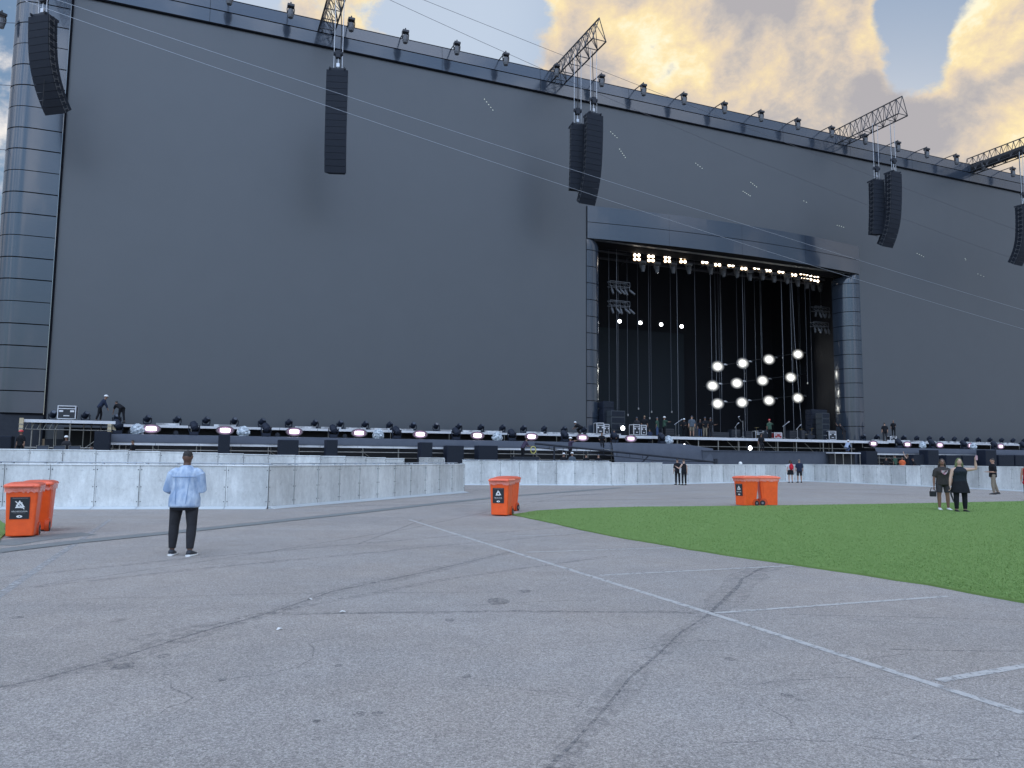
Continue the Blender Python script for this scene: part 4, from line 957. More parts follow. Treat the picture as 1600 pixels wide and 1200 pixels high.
# ------------------------------------------------------------------ barriers
def panel(w, h, foot=.28, brace=True):
    t = thing('barrier_panel', 'x', 'barrier')
    m = MB(); m.box(-w/2+.01, w/2-.01, 0, .03, .06, h-.03); m.build('steel_sheet', M_STEEL, t)
    m = MB(); m.tube([(-w/2+.006, .0, h-.01), (w/2-.006, .0, h-.01)], .03, 8); m.box(-w/2+.004, -w/2+.035, -.012, .04, .05, h-.04); m.box(w/2-.035, w/2-.004, -.012, .04, .05, h-.04); m.build('edge_frame', M_STEEL, t)
    m = MB(); m.add([(-w/2+.01, -foot, .006), (w/2-.01, -foot, .006), (w/2-.01, -.01, .075), (-w/2+.01, -.01, .075), (-w/2+.01, -.01, .0), (w/2-.01, -.01, .0)], [(0, 1, 2, 3), (0, 4, 5, 1), (3, 2, 5, 4), (0, 3, 4), (1, 5, 2)]); m.build('foot_plate', P('pale_foot_plate', (.62, .65, .66), .45, .3, noise=(3, (.6, .65, .68), .3)), t)
    if brace:
        m = MB()
        for x_ in (-w*.36, w*.36): m.tube([(x_, .04, h-.12), (x_, .9, .05)], .022, 6); m.box(x_-.03, x_+.03, .03, .12, h-.02, h+.05)
        m.tube([(-w/2+.01, .38, h+.06), (w/2-.01, .38, h+.06)], .02, 6); m.box(-w/2+.02, w/2-.02, .03, .95, .01, .04); m.build('rear_brace', M_STEELD, t)
    m = MB(); m.box(w/2-.008, w/2+.008, -.014, .0, .03, h-.03); m.build('joint_gap', M_BLACK, t)
    m = MB()
    for x_ in (-w/2+.05, w/2-.05):
        for z_ in (.22, h*.5, h-.15): m.tube([(x_, -.012, z_), (x_, 0.0, z_)], .016, 6, side=(1, 0, 0))
    m.build('bolt', M_DARK, t); return t
PAN = {}
def run(pa, pb, h, where, w=1.22, brace=True, foot=.28, lab=None):
    d = pb-pa; n_ = max(1, round(d.length/w)); ww = d.length/n_; rz = atan2(d.y, d.x); key = (round(ww, 2), round(h, 2), brace)
    for i in range(n_):
        loc = pa+d*((i+.5)/n_); loc.z = 0; lb = lab or ((ordn(i)+' panel from the left '+where) if n_ > 1 else ('single panel '+where))
        if key not in PAN: o = PAN[key] = panel(ww, h, foot, brace); o.location = loc; o.rotation_euler = (0, 0, rz); o['label'] = lb
        else: o = dup(PAN[key], loc, rz+random.uniform(-.008, .008), lb)
        o['group'] = 'steel crowd barrier panels'
A0, A1, A2_ = G(-70, 795.5), G(418, 795), G(725, 769.5)
run(A0, A1, 1.34, 'in the near steel barrier behind the man in denim')
run(A1, A2_, 1.34, 'in the barrier run that recedes towards the middle bin')
# second fence behind
BP = [(-60, 33., 1.84), (150, 33.5, 1.83), (300, 34., 1.77), (420, 35., 1.69), (540, 36.5, 1.65), (632, 39., 1.56)]
for i in range(5):
    (xa, da, ha), (xb, db, hb) = BP[i], BP[i+1]; a, c = CAMP+ray(xa, 711)*da, CAMP+ray(xb, 713)*db; a.z = c.z = 0
    q = max(1, round((c-a).length/1.25))
    for j in range(q):
        FC = FC+1 if (i or j) else 0
        run(a.lerp(c, j/q), a.lerp(c, (j+1)/q), ha+(hb-ha)*(j+.5)/q, 'x', brace=False, w=9, lab=ordn(FC)+' panel from the left in the tall steel fence behind the near barrier')
C0, C1 = G(722, 757.8), G(955, 758.5)
run(C0, C1, 1.46, 'in the pale barrier behind the middle bin', w=1.15)
D0 = CAMP+ray(655, 717)*44; D1 = CAMP+ray(694, 720)*38; D0.z = D1.z = 0
run(D0, D1, 1.62, 'in the short grey barrier angled behind the corner', brace=False)
run(C1, G(1035, 757), 1.42, 'in the recessed barrier corner left of the embracing couple', brace=False)
run(G(1035, 757), G(1256, 752), 1.32, 'in the far barrier behind the embracing couple', w=1.3, brace=False)
run(G(1256, 752), G(1440, 760), 1.36, 'in the barrier right of the woman with the red backpack', brace=False)
run(G(1440, 760), G(1640, 770), 1.40, 'in the barrier behind the posing women', brace=False)

# ------------------------------------------------------------------ wheelie bins
def text_mesh(body, size, mat, parent, loc, name='lettering'):
    cu = bpy.data.curves.new(name, 'FONT'); cu.body = body; cu.size = size; cu.align_x = 'CENTER'; cu.align_y = 'CENTER'; cu.extrude = .001
    o = bpy.data.objects.new(name, cu); COL.objects.link(o); dg = bpy.context.evaluated_depsgraph_get(); me = bpy.data.meshes.new_from_object(o.evaluated_get(dg)); bpy.data.objects.remove(o)
    me.transform(Matrix.Translation(Vector(loc))@Matrix.Rotation(pi/2, 4, 'X')); me.materials.clear(); me.materials.append(mat)
    q = bpy.data.objects.new(name, me); COL.objects.link(q); q.parent = parent; return q
def rrect(w, d, r, n_=5):
    pts = []
    for cx, cy, a0 in ((w/2-r, d/2-r, 0), (-w/2+r, d/2-r, 90), (-w/2+r, -d/2+r, 180), (w/2-r, -d/2+r, 270)):
        for i in range(n_): a = radians(a0+90*i/(n_-1)); pts.append((cx+r*cos(a), cy+r*sin(a)))
    return pts
def loft(m, secs):
    n_ = len(secs[0][0]); vs_ = [(x, y, z) for pts, z in secs for x, y in pts]; fs = []
    for i in range(len(secs)-1):
        for j in range(n_): a, b_ = i*n_+j, i*n_+(j+1) % n_; fs.append((a, b_, b_+n_, a+n_))
    fs += [tuple(range(n_))[::-1], tuple((len(secs)-1)*n_+j for j in range(n_))]; m.add(vs_, fs)
def shift(pts, dy): return [(x, y+dy) for x, y in pts]
def recyc(m, cx, cz, r, y, crossed):
    # three bent arrows
    for k__ in range(3):
        a0 = radians(90+120*k__); c0 = Vector((cx+r*cos(a0), y, cz+r*sin(a0))); a1 = radians(90+120*(k__+1)); c1 = Vector((cx+r*cos(a1), y, cz+r*sin(a1)))
        d = (c1-c0).normalized(); nrm = Vector((-d.z, 0, d.x)); p = c0+d*r*.32; q = c0+d*r*1.15; w = r*.2
        up = Vector((0, -.0015, 0))
        m.add([p+nrm*w, p-nrm*w, q-nrm*w, q+nrm*w], [(0, 1, 2, 3)]); m.add([q+nrm*w*1.9, q-nrm*w*1.9, q+d*r*.42], [(0, 1, 2)])
        m.add([c0-d*r*.05+nrm*w*.6, p+nrm*w, p-nrm*w, c0+Vector((0, 0, 0))-nrm*w*1.2-d*r*.2], [(0, 1, 2, 3)])
    if crossed:
        d = Vector((.7, 0, -.7)); nn = Vector((.7, 0, .7))*r*.11; a, b_ = Vector((cx, y-.002, cz))-d*r*1.5, Vector((cx, y-.002, cz))+d*r*1.5
        m.add([a+nn, a-nn, b_-nn, b_+nn], [(0, 1, 2, 3)])
def bin_(loc, rz, label, text=None, crossed=False, sticker_side='front'):
    t = thing('wheelie_bin', label, 'bin', loc, rz, 'orange wheelie bins')
    H = .98
    m = MB(); secs = []
    for z, w, d, dy in ((.03, .46, .53, -.03), (.05, .48, .56, -.03), (.30, .50, .59, -.015), (.70, .535, .645, 0), (.93, .555, .68, .0), (.935, .585, .715, 0), (H, .59, .72, 0), (H, .53, .66, 0), (.9, .52, .65, 0)):
        secs.append((shift(rrect(w, d, .045), dy), z))
    loft(m, secs[:-1]); body = m.build('bin_body', M_ORANGE, t, smooth=False)
    # wheel wells
    for sx in (-1, 1): m = MB(); m.tube([(sx*.268, .20, .12), (sx*.185, .20, .12)], .145, 20, side=(0, 1, 0)); m.build('wheel_arch', P('deep_orange', (.62, .07, .01), .5), t)
    for sx in (-1, 1):
        m = MB(); m.tube([(sx*.275, .235, .10), (sx*.225, .235, .10)], .10, 20, side=(0, 1, 0)); wh = m.build('wheel', M_RUBBER, t, bevel=0)
        m = MB(); m.tube([(sx*.28, .235, .10), (sx*.268, .235, .10)], .04, 12, side=(0, 1, 0)); m.build('hub', P('grey_hub', (.22, .22, .23), .5), wh)
    m = MB(); m.tube([(-.25, .235, .10), (.25, .235, .10)], .012, 8, side=(0, 1, 0)); m.build('axle', M_CHAIN, t)
    # ribs on sides
    m = MB()
    for sx in (-1, 1):
        m.tube([(sx*.247, .16, .30), (sx*.272, .2, .90)], [(.012, .02)]*2, 6, side=(1, 0, 0))
    m.build('side_rib', M_ORANGE, t)
    # lid, domed
    m = MB(); loft(m, [(shift(rrect(.62, .80, .05), -.01), .985), (shift(rrect(.63, .81, .05), -.01), 1.015), (shift(rrect(.60, .77, .06), -.005), 1.045), (shift(rrect(.46, .58, .08), .01), 1.075), (shift(rrect(.2, .25, .08), .01), 1.085)])
    lid = m.build('lid', M_LID, t, smooth=False)
    m = MB(); m.tube([(-.20, -.40, 1.005), (-.19, -.435, 1.01), (.19, -.435, 1.01), (.20, -.40, 1.005)], .016, 6); m.build('lid_handle', M_LID, lid)
    m = MB(); m.tube([(-.24, .36, .95), (-.24, .435, 1.0), (.24, .435, 1.0), (.24, .36, .95)], .018, 8); m.build('rear_handle', M_ORANGE, t)
    # crinkled liner hanging under the lid
    m = MB(); base = rrect(.60, .735, .05, 9); rnd = random.Random(int(abs(loc.x)*100)); vs_, fs = [], []
    full = []
    for i in range(len(base)):
        a, b_ = Vector(base[i]), Vector(base[(i+1) % len(base)]); kk = max(1, int((b_-a).length/.035))
        full += [a.lerp(b_, j/kk) for j in range(kk)]
    rws = 4; dep = [rnd.uniform(.075, .12) for _ in full]
    for r in range(rws+1):
        for i, p in enumerate(full):
            o = 1+rnd.uniform(.0, .022)+(.01 if r == 0 else .0)-.012*r/rws; vs_.append((p.x*o, p.y*o, .983-dep[i]*r/rws))
    nf = len(full)
    for r in range(rws):
        for i in range(nf): a, b_ = r*nf+i, r*nf+(i+1) % nf; fs.append((a, b_, b_+nf, a+nf))
    m.add(vs_, fs); m.build('bin_liner', M_LINER, t, fix=False)
    if text is not None:
        lt = bpy.data.objects.new('label_mount', None)
        m = MB(); m.box(-.165, .165, -.004, .0, -.215, .215); st = m.build('sticker', M_LABEL, t)
        # front face leans: place sticker on it
        st.location = (-.02, -.330, .58); st.rotation_euler = (.045, 0, 0)
        m = MB(); recyc(m, 0, .055, .075, -.006, crossed); m.build('recycling_symbol', M_WHITE, st, fix=False)
        text_mesh(text, .034 if len(text) > 12 else .042, M_WHITE, st, (0, -.006, -.068)); text_mesh('LIXO ZERO EM TODO EVENTO', .014, M_WHITE, st, (0, -.006, -.09)) if False else None
        m = MB()
        for i in range(22): x0 = -.13+i*.012; m.box(x0, x0+.0075, -.0065, -.0045, .188, .197)
        for i in range(17): x0 = -.10+i*.012; m.box(x0, x0+.0075, -.0065, -.0045, -.098, -.092)
        m.build('small_print', P('grey_print', (.35, .3, .3), .5), st)
        m = MB(); nn = 20; m.add([(.052*cos(2*pi*i/nn), -.0065, -.165+.026*sin(2*pi*i/nn)*abs(sin(2*pi*i/nn))**.3) for i in range(nn)], [tuple(range(nn))]); m.build('eye_logo', M_WHITE, st, fix=False)
        m = MB(); m.add([(.012*cos(2*pi*i/nn)+.004, -.0085, -.165+.012*sin(2*pi*i/nn)) for i in range(nn)], [tuple(range(nn))]); m.build('logo_centre', M_LABEL, st, fix=False)
    return t
def gp(x, y): p = G(x, y); p.z = 0; return p
def gpb(x, y, d): p = gp(x, y); return p+Vector((p.x, p.y, 0)).normalized()*d
bin_(gpb(34, 840, .30), radians(24), 'front left orange bin with crossed recycling sticker', 'NÃO RECICLÁVEL', True)
bin_(gpb(57, 830.5, .30), radians(203), 'orange bin half hidden behind the front left bin')
bin_(gpb(784, 806.5, .30), radians(-14), 'orange bin standing alone at the tip of the lawn', 'RECICLÁVEL')
bin_(gpb(792.5, 799.5, .32), radians(-24), 'orange bin tucked behind the lone middle bin')
bin_(gpb(1166.5, 791, .28), radians(-62), 'left one of the two orange bins at the far lawn edge', 'RECICLÁVEL')
bin_(gpb(1199.5, 790.4, .28), radians(84), 'right one of the two orange bins at the far lawn edge')

# ------------------------------------------------------------------ people
def remesh(mb, name, mat, vox, parent=None, smooth_it=2):
    o = mb.build(name, mat, fix=True)
    r = o.modifiers.new('r', 'REMESH'); r.mode = 'VOXEL'; r.voxel_size = vox; r.use_smooth_shade = True
    sm = o.modifiers.new('s', 'SMOOTH'); sm.iterations = smooth_it; sm.factor = .5
    dg = bpy.context.evaluated_depsgraph_get(); me = bpy.data.meshes.new_from_object(o.evaluated_get(dg)); me.name = name
    o.modifiers.clear(); o.data = me
    if not me.materials: me.materials.append(mat)
    if parent: o.parent = parent
    return o
SKIN = {'dark': P('skin_dark', (.11, .055, .035), .5), 'brown': P('skin_brown', (.22, .12, .08), .5), 'tan': P('skin_tan', (.38, .22, .15), .5), 'light': P('skin_light', (.55, .36, .27), .5)}
DN = Vector((0, 0, -1))
def V(*a): return Vector(a)
def person(label, loc, rz, H=1.75, skin='tan', w=1., lean=0., legL=None, legR=None, armL=None, armR=None, top='black', sleeve=.45, bottom='black', leglen=.95, shoes=(.02, .02, .02), hair='short', haircol=(.02, .016, .013),
           head=(0, 0), vox=.022, skirt=None, group=None, top_len=.0, jacket=False, bust=0., near=False):
    def nz_(v): return Vector(v).normalized()
    legL = legL or ((-.04, 0, -1), (-.01, -.02, -1)); legR = legR or ((.04, 0, -1), (.01, -.02, -1)); armL = armL or ((-.22, 0, -1), (-.08, .15, -1)); armR = armR or ((.22, 0, -1), (.08, .15, -1))
    u = V(0, sin(radians(lean)), cos(radians(lean))); X = V(1, 0, 0)
    J_ = {}
    for sd, lg, sg in (('L', legL, -1), ('R', legR, 1)):
        h = V(sg*.095*w, 0, 0); kn = h+nz_(lg[0])*.42; an = kn+nz_(lg[1])*.41; J_[sd] = (h, kn, an)
    low = min(J_['L'][2].z, J_['R'][2].z)-.075; hip = V(0, 0, -low)
    for sd in 'LR': J_[sd] = tuple(p+hip for p in J_[sd])
    T = lambda a, y=0: hip+u*a+V(0, cos(radians(lean)), -sin(radians(lean)))*y
    secs = [(-.08, .145, .10, 0), (0, .17, .125, 0), (.11, .15, .115, 0), (.24, .155, .118, .01), (.36, .172, .125, .01), (.45, .165, .105, 0), (.50, .11, .075, 0), (.535, .06, .06, 0)]
    hd = nz_((sin(radians(head[0])), cos(radians(head[0])), 0))
    neck = T(.52); hc = neck+(u*.6+V(0, 0, .4)).normalized()*.158+hd*.012
    tiltm = Matrix.Rotation(radians(-head[0]), 3, 'Z')@Matrix.Rotation(radians(-head[1])*-1, 3, 'X')@Matrix.Identity(3)
    m = MB()
    m.tube([T(a, y) for a, _, _, y in secs], [(rx*w, ry*w) for _, rx, ry, _ in secs], 18, side=X)
    m.tube([neck-u*.04, neck+u*.02, hc-V(0, 0, .05)], [.072, .058, .056], 12, side=X)
    HM = tiltm
    m.ell(hc, (.074, .092, .108), HM); m.ell(hc+HM@V(0, .03, -.055), (.052, .058, .055), HM); m.tube([hc+HM@V(0, .082, .02), hc+HM@V(0, .108, -.022), hc+HM@V(0, .09, -.028)], [.010, .016, .012], 8, side=X)
    m.ell(hc+HM@V(0, .085, -.058), (.026, .010, .010), HM, 8, 5)
    for sg in (-1, 1): m.ell(hc+HM@V(sg*.075, -.005, -.005), (.012, .022, .032), HM, 8, 6); m.ell(hc+HM@V(sg*.032, .078, .03), (.018, .012, .008), HM, 8, 5)
    AR = {}
    for sd, ar, sg in (('L', armL, -1), ('R', armR, 1)):
        sh = T(.425)+X*sg*.175*w; el = sh+nz_(ar[0])*.285; wr = el+nz_(ar[1])*.25; AR[sd] = (sh, el, wr, nz_(ar[1]))
        m.tube([T(.44)+X*sg*.12*w, sh, sh.lerp(el, .5), el, el.lerp(wr, .35), wr], [.06*w, .056*w, .046*w, .038*w, .038*w, .026], 12)
        fd = nz_(ar[1]); side_ = fd.cross(V(0, 0, 1)) if abs(fd.z) < .9 else V(0, 1, 0); side_.normalize(); pn = fd.cross(side_)
        m.tube([wr-fd*.01, wr+fd*.04, wr+fd*.09], [(.026, .018), (.040, .017), (.038, .014)], 10, side=side_)
        for k__, ln in enumerate((.062, .074, .070, .054)):
            b0 = wr+fd*.085+side_*(.029-.0193*k__); k1 = b0+fd*ln*.5+pn*.006; k2 = k1+(fd*.75+pn*.55)*ln*.5
            m.tube([b0-fd*.02, b0, k1, k2], [.010, .0105, .0095, .007], 7)
        b0 = wr+fd*.03+side_*.034; m.tube([b0, b0+(fd*.6+side_*.7)*.035, b0+(fd*.95+side_*.45)*.062], [.013, .011, .008], 7)
    for sd, sg in (('L', -1), ('R', 1)):
        h, kn, an = J_[sd]; m.tube([h+V(0, 0, .03), h, h.lerp(kn, .5), kn, kn.lerp(an, .3), an, an-V(0, 0, .03)], [.088*w, .092*w, .074*w, .055*w, .055*w, .037, .036], 12)
        m.tube([an+V(0, -.05, -.05), an+V(sg*.01, .02, -.045), an+V(sg*.02, .12, -.055), an+V(sg*.025, .17, -.06)], [(.03, .025), (.038, .035), (.042, .022), (.03, .014)], 10, side=X)
    sc = H/1.76
    body = remesh(m, 'person', SKIN[skin], vox, None, 1 if near else 2)
    body.location = loc; body.rotation_euler = (0, 0, rz); body.scale = (sc, sc, sc); tag(body, label, 'person', group)
    # top
    if top is not None:
        m = MB(); ad = .022 if jacket else .014; z0 = -.10-top_len
        ss = [(z0, .165, .125, 0), (z0+.02, .185 if not jacket else .20, .14 if not jacket else .155, 0), (.02, .178 if not jacket else .198, .135 if not jacket else .15, 0), (.14, .166, .128, 0), (.26, .168, .130, .01), (.37, .182, .134+bust, .012+bust*.5), (.43, .168, .116, 0), (.475, .130, .095, 0), (.51, .088, .075, 0), (.532, .066, .064, 0)]
        m.tube([T(a, y) for a, _, _, y in ss], [(rx*w+ad*.6, ry*w+ad*.6) for _, rx, ry, _ in ss], 20, side=X)
        if bust:
            for sg in (-1, 1): m.ell(T(.33, .10*w)+X*sg*.075*w, (.07*w, .055*w, .07*w))
        for sd, sg in (('L', -1), ('R', 1)):
            sh, el, wr, fd = AR[sd]
            if sleeve <= 0: continue
            ar_ = {'L': armL, 'R': armR}
            pts = [T(.415)+X*sg*.08*w, T(.428)+X*sg*.14*w, sh+nz_(ar_[sd][0])*.03]; rr = [.070*w, .068*w+ad*.3, .066*w+ad*.6]
            if sleeve <= .5: pts += [sh.lerp(el, sleeve*2)]; rr += [.060*w+ad*.6]
            else: f = (sleeve-.5)*2; pts += [sh.lerp(el, .5), el, el.lerp(wr, f*.5), el.lerp(wr, f)]; rr += [.058*w+ad*.7, .05*w+ad*.7, .047*w+ad*.5, .036*w+ad*.6]
            m.tube(pts, rr, 12); m.ell(sh+V(-sg*.012, 0, -.004), (.058*w+ad*.4,)*3)
        if jacket:
            m.tube([T(.50), T(.545, .0)], [(.085, .08), (.072, .07)], 14, side=X)
        remesh(m, 'jacket' if jacket else 'shirt', top if not isinstance(top, str) else cloth('cloth_'+top, COLS[top]), vox, body, 2)
    if bottom is not None:
        m = MB(); m.tube([T(-.09), T(-.05), T(.03), T(.10)], [(.13*w, .10*w), (.17*w, .125*w), (.18*w, .136*w), (.163*w, .126*w)], 18, side=X)
        for sd, sg in (('L', -1), ('R', 1)):
            h, kn, an = J_[sd]; f = leglen
            pts, rr = [h+V(0, 0, .03), h.lerp(kn, .08)], [.095*w, .102*w]
            if f <= .55: pts += [h.lerp(kn, .5), h.lerp(kn, f*1.9)]; rr += [.09*w, .082*w]
            else: pts += [h.lerp(kn, .5), kn, kn.lerp(an, .35), kn.lerp(an, (f-.5)*2)]; rr += [.084*w, .068*w, .066*w, .056]
            m.tube(pts, rr, 12)
        remesh(m, 'trousers' if leglen > .6 else 'shorts', bottom if not isinstance(bottom, str) else cloth('cloth_'+bottom, COLS[bottom]), vox, body, 1)
    if skirt:
        m = MB(); m.tube([T(.12), T(.0), T(-.14), T(-.30)], [(.165*w, .13*w), (.195*w, .155*w), (.225*w, .18*w), (.25*w, .2*w)], 22, side=X); remesh(m, 'skirt', cloth('cloth_'+skirt, COLS[skirt]), vox, body, 1)
    if shoes:
        for sd, sg in (('L', -1), ('R', 1)):
            an = J_[sd][2]; m = MB(); m.tube([an+V(0, -.065, -.035), an+V(0, -.02, -.015), an+V(sg*.01, .05, -.03), an+V(sg*.02, .13, -.045), an+V(sg*.028, .20, -.055)], [(.036, .034), (.050, .048), (.056, .040), (.055, .030), (.038, .018)], 12, side=X)
            o = remesh(m, 'shoe', P('shoe_%g_%g_%g' % shoes, shoes, .5), min(vox, .012), body, 1)
            m = MB(); m.tube([an+V(0, -.085, -.064), an+V(0, -.05, -.064), an+V(sg*.015, .08, -.064), an+V(sg*.026, .19, -.064), an+V(sg*.03, .225, -.064)], [(.034, .018), (.052, .020), (.062, .020), (.055, .019), (.026, .016)], 12, side=X)
            m.build('sole', M_WHITE if near and shoes != (.021, .021, .021) else M_RUBBER, o)
    if near:
        for sg in (-1, 1):
            m = MB(); m.ell(hc+HM@V(sg*.031, .083, .012), (.012, .006, .007), HM, 8, 6); m.build('eye', P('eye_dark', (.03, .02, .015), .3), body)
        m = MB(); m.ell(hc+HM@V(0, .089, -.058), (.024, .009, .008), HM, 10, 5); m.build('lips', P('lips', (.35, .09, .08), .4), body)
    hm_ = P('hair_%.2f_%.2f_%.2f' % haircol, haircol, .6, noise=(30, tuple(c*1.8+.005 for c in haircol), .3), bump=(60, .6))
    if hair == 'short':
        m = MB(); m.ell(hc+HM@V(0, -.008, .020), (.077, .090, .094), HM, 16, 10, z0=.08 if near else -.1); m.ell(hc+HM@V(0, -.032, .012), (.071, .062, .05), HM); remesh(m, 'hair', hm_, min(vox, .014), body, 1)
    elif hair == 'long':
        m = MB(); m.ell(hc+HM@V(0, -.018, .02), (.088, .098, .106), HM, 16, 10, z0=-.2)
        for sg in (-1, 0, 1): m.tube([hc+HM@V(sg*.055, -.03, .03), hc+HM@V(sg*.085, -.035, -.08), T(.44)+X*sg*.10+V(0, -.06*(sg == 0)-.02, 0), T(.30, -.10 if sg == 0 else .05)+X*sg*.10], [(.04, .05), (.04, .05), (.04, .03), (.02, .015)], 10, side=X)
        remesh(m, 'hair', hm_, min(vox, .015), body, 1)
    elif hair in ('helmet', 'redhelmet', 'cap'):
        col = {'helmet': (.75, .76, .76), 'redhelmet': (.65, .05, .06), 'cap': (.06, .07, .10)}[hair]
        mt = P('headgear_'+hair, col, .35)
        m = MB(); m.ell(hc+HM@V(0, 0, .035), (.105, .125, .105) if hair != 'cap' else (.085, .1, .09), HM, 18, 8, z0=-.05)
        m.ell(hc+HM@V(0, .04, .03), (.115, .13, .012) if hair != 'cap' else (.08, .13, .01), HM, 18, 6); m.build('hard_hat' if hair != 'cap' else 'cap', mt, body, smooth=True)
    return body, AR, hc, sc, T
COLS = {'black': (.012, .013, .017), 'denim': (.42, .55, .74), 'navy': (.02, .03, .06), 'charcoal': (.035, .035, .04), 'greytee': (.055, .050, .047), 'khaki': (.26, .22, .165), 'white': (.7, .72, .75), 'orange': (.75, .16, .06), 'green': (.05, .10, .07), 'purple': (.06, .045, .08),
        'bluejean': (.06, .10, .20), 'red': (.45, .02, .03), 'slate': (.10, .125, .155), 'paleblue': (.38, .45, .58), 'plaid': (.07, .065, .07), 'leather': (.018, .025, .034)}
def lp(body, sc, loc, rz, v): return Vector(loc)+Matrix.Rotation(rz, 3, 'Z')@(Vector(v)*sc)
# --- man in the denim jacket (walking away, phone held in front)
def denim():
    m = P('denim_jacket', COLS['denim'], .85); t, n_, l_, b = nodes_of(m); c = n_('ShaderNodeTexCoord')
    x = n_('ShaderNodeTexNoise'); x.inputs['Scale'].default_value = 7; x.inputs['Detail'].default_value = 8; mp = n_('ShaderNodeMapping'); mp.inputs['Scale'].default_value = (1.6, 1.6, .7); l_(c.outputs['Object'], mp.inputs[0]); l_(mp.outputs[0], x.inputs[0])
    r = n_('ShaderNodeValToRGB'); e = r.color_ramp.elements; e[0].position = .36; e[0].color = (.26, .36, .52, 1); e[1].position = .64; e[1].color = (.50, .60, .72, 1); l_(x.outputs[0], r.inputs[0]); l_(r.outputs[0], b.inputs['Base Color'])
    bp = n_('ShaderNodeBump'); bp.inputs['Strength'].default_value = .9; bp.inputs['Distance'].default_value = .03; l_(x.outputs[0], bp.inputs['Height']); l_(bp.outputs[0], b.inputs['Normal']); return m
ml = gp(281, 869); ml.y += .08
man, AR, hc, sc, T = person('heavyset man in a pale denim jacket and black jeans seen from behind', ml, radians(4), 1.80, 'dark', w=1.17, lean=3, legL=((-.12, .10, -1), (-.03, -.02, -1)), legR=((.05, -.02, -1), (.02, -.16, -1)), armL=((-.28, -.06, -1), (.10, .95, -.15)), armR=((.17, .10, -1), (-.30, .95, .10)),
                            top=denim(), sleeve=.92, bottom='charcoal', shoes=(.03, .035, .045), hair='short', haircol=(.012, .010, .009), vox=.011, jacket=True, near=True, top_len=.04, head=(0, -14))
m = MB(); zz = T(-.15)
m.tube([T(-.18), T(-.12)], [(.215, .16), (.215, .165)], 20, side=V(1, 0, 0)); m.build('undershirt', cloth('cloth_black', COLS['black']), man)
m = MB()    # yoke and panel seams
yk = [T(.35, -.163)+V(x_, 0, 0)+V(0, abs(x_)**2*1.6, 0) for x_ in (-.19, -.12, -.06, 0, .06, .12, .19)]
m.tube(yk, .0045, 5)
for sx in (-1, 1): m.tube([T(.34, -.158)+V(sx*.11, 0, 0), T(.16, -.163)+V(sx*.095, 0, 0), T(-.08, -.194)+V(sx*.08, 0, 0)], .004, 5)
m.build('seam', P('denim_seam', (.17, .28, .46), .9), man)
ph = thing('phone', 'dark phone held in front of the man in denim', 'phone', lp(man, sc, ml, radians(4), (AR['L'][2]+AR['R'][2])/2+V(0, .09, .02)), radians(4)); m = MB(); m.box(-.037, .037, -.004, .004, -.075, .075); m.build('phone_case', M_BLACK, ph, bevel=.002); m = MB(); m.box(-.033, .033, -.006, -.0045, -.07, .07); m.build('phone_screen', P('screen_glass', (.03, .03, .04), .08), ph)
# --- two women posing
wl = gp(1475, 797.5); wr_ = radians(172)
b1, AR1, hc1, sc1, T1 = person('woman in grey graphic t-shirt and dark shorts with white trainers on the turf', wl, wr_, 1.82, 'brown', w=1.12, armL=((-.25, .02, -1), (-.02, .1, -1)), armR=((.24, .02, -1), (.1, .1, -1)), top='greytee', sleeve=.42, bottom='plaid', leglen=.40, shoes=(.7, .72, .72), hair='long', haircol=(.02, .015, .012), vox=.014, bust=.012, near=True, head=(12, 10), legL=((-.06, 0, -1), (-.02, 0, -1)), legR=((.05, 0, -1), (0, 0, -1)), top_len=-.02)
m = MB(); ppts = []
for (x0, z0) in ((-.10, .42), (-.04, .405), (0, .42), (.04, .405), (.10, .42), (.105, .36), (.06, .30), (0, .265), (-.06, .30), (-.105, .36)): ppts.append(T1(z0, .212-abs(x0)*.45)+V(x0, 0, 0))
m.add([*ppts], [tuple(range(10))[::-1]]); m.build('shirt_print', P('pale_print', (.55, .52, .52), .8, noise=(14, (.35, .12, .15), .1)), b1, fix=False)
bl_ = lp(b1, sc1, wl, wr_, AR1['R'][2]+V(.05, .02, -.20)); t = thing('handbag', 'small black handbag carried by the woman in the grey t-shirt', 'bag', bl_, wr_); m = MB(); m.box(-.10, .10, -.05, .05, -.16, .02); m.build('bag_body', M_BLACK, t, bevel=.02); m = MB(); m.tube([(-.08, 0, .01), (-.05, 0, .13), (.05, 0, .13), (.08, 0, .01)], .012, 6); m.build('strap', M_BLACK, t)
w2 = gp(1502, 800.5)
b2, AR2, hc2, sc2, T2 = person('green haired woman in black with one arm raised for a selfie', w2, radians(176), 1.84, 'light', w=1.15, armL=((-.62, .45, .10), (.18, .22, 1)), armR=((.3, .0, -1), (.12, .05, -1)), top='leather', sleeve=0, bottom='black', leglen=.96, skirt='black', shoes=(.021, .021, .021), hair='long', haircol=(.085, .105, .04), vox=.014, bust=.02, near=True, head=(8, 14), top_len=-.04)
pl_ = lp(b2, sc2, w2, radians(176), AR2['L'][2]+V(.0, .08, .10)); t = thing('phone', 'phone raised by the green haired woman', 'phone', pl_, radians(176)); m = MB(); m.box(-.037, .037, -.005, .005, -.075, .075); m.build('phone_case', P('pink_case', (.5, .3, .33), .4), t, bevel=.002); m = MB(); m.box(-.033, .033, -.008, -.0055, -.07, .07); m.build('phone_screen', P('screen_glass', (.03, .03, .04), .08), t)
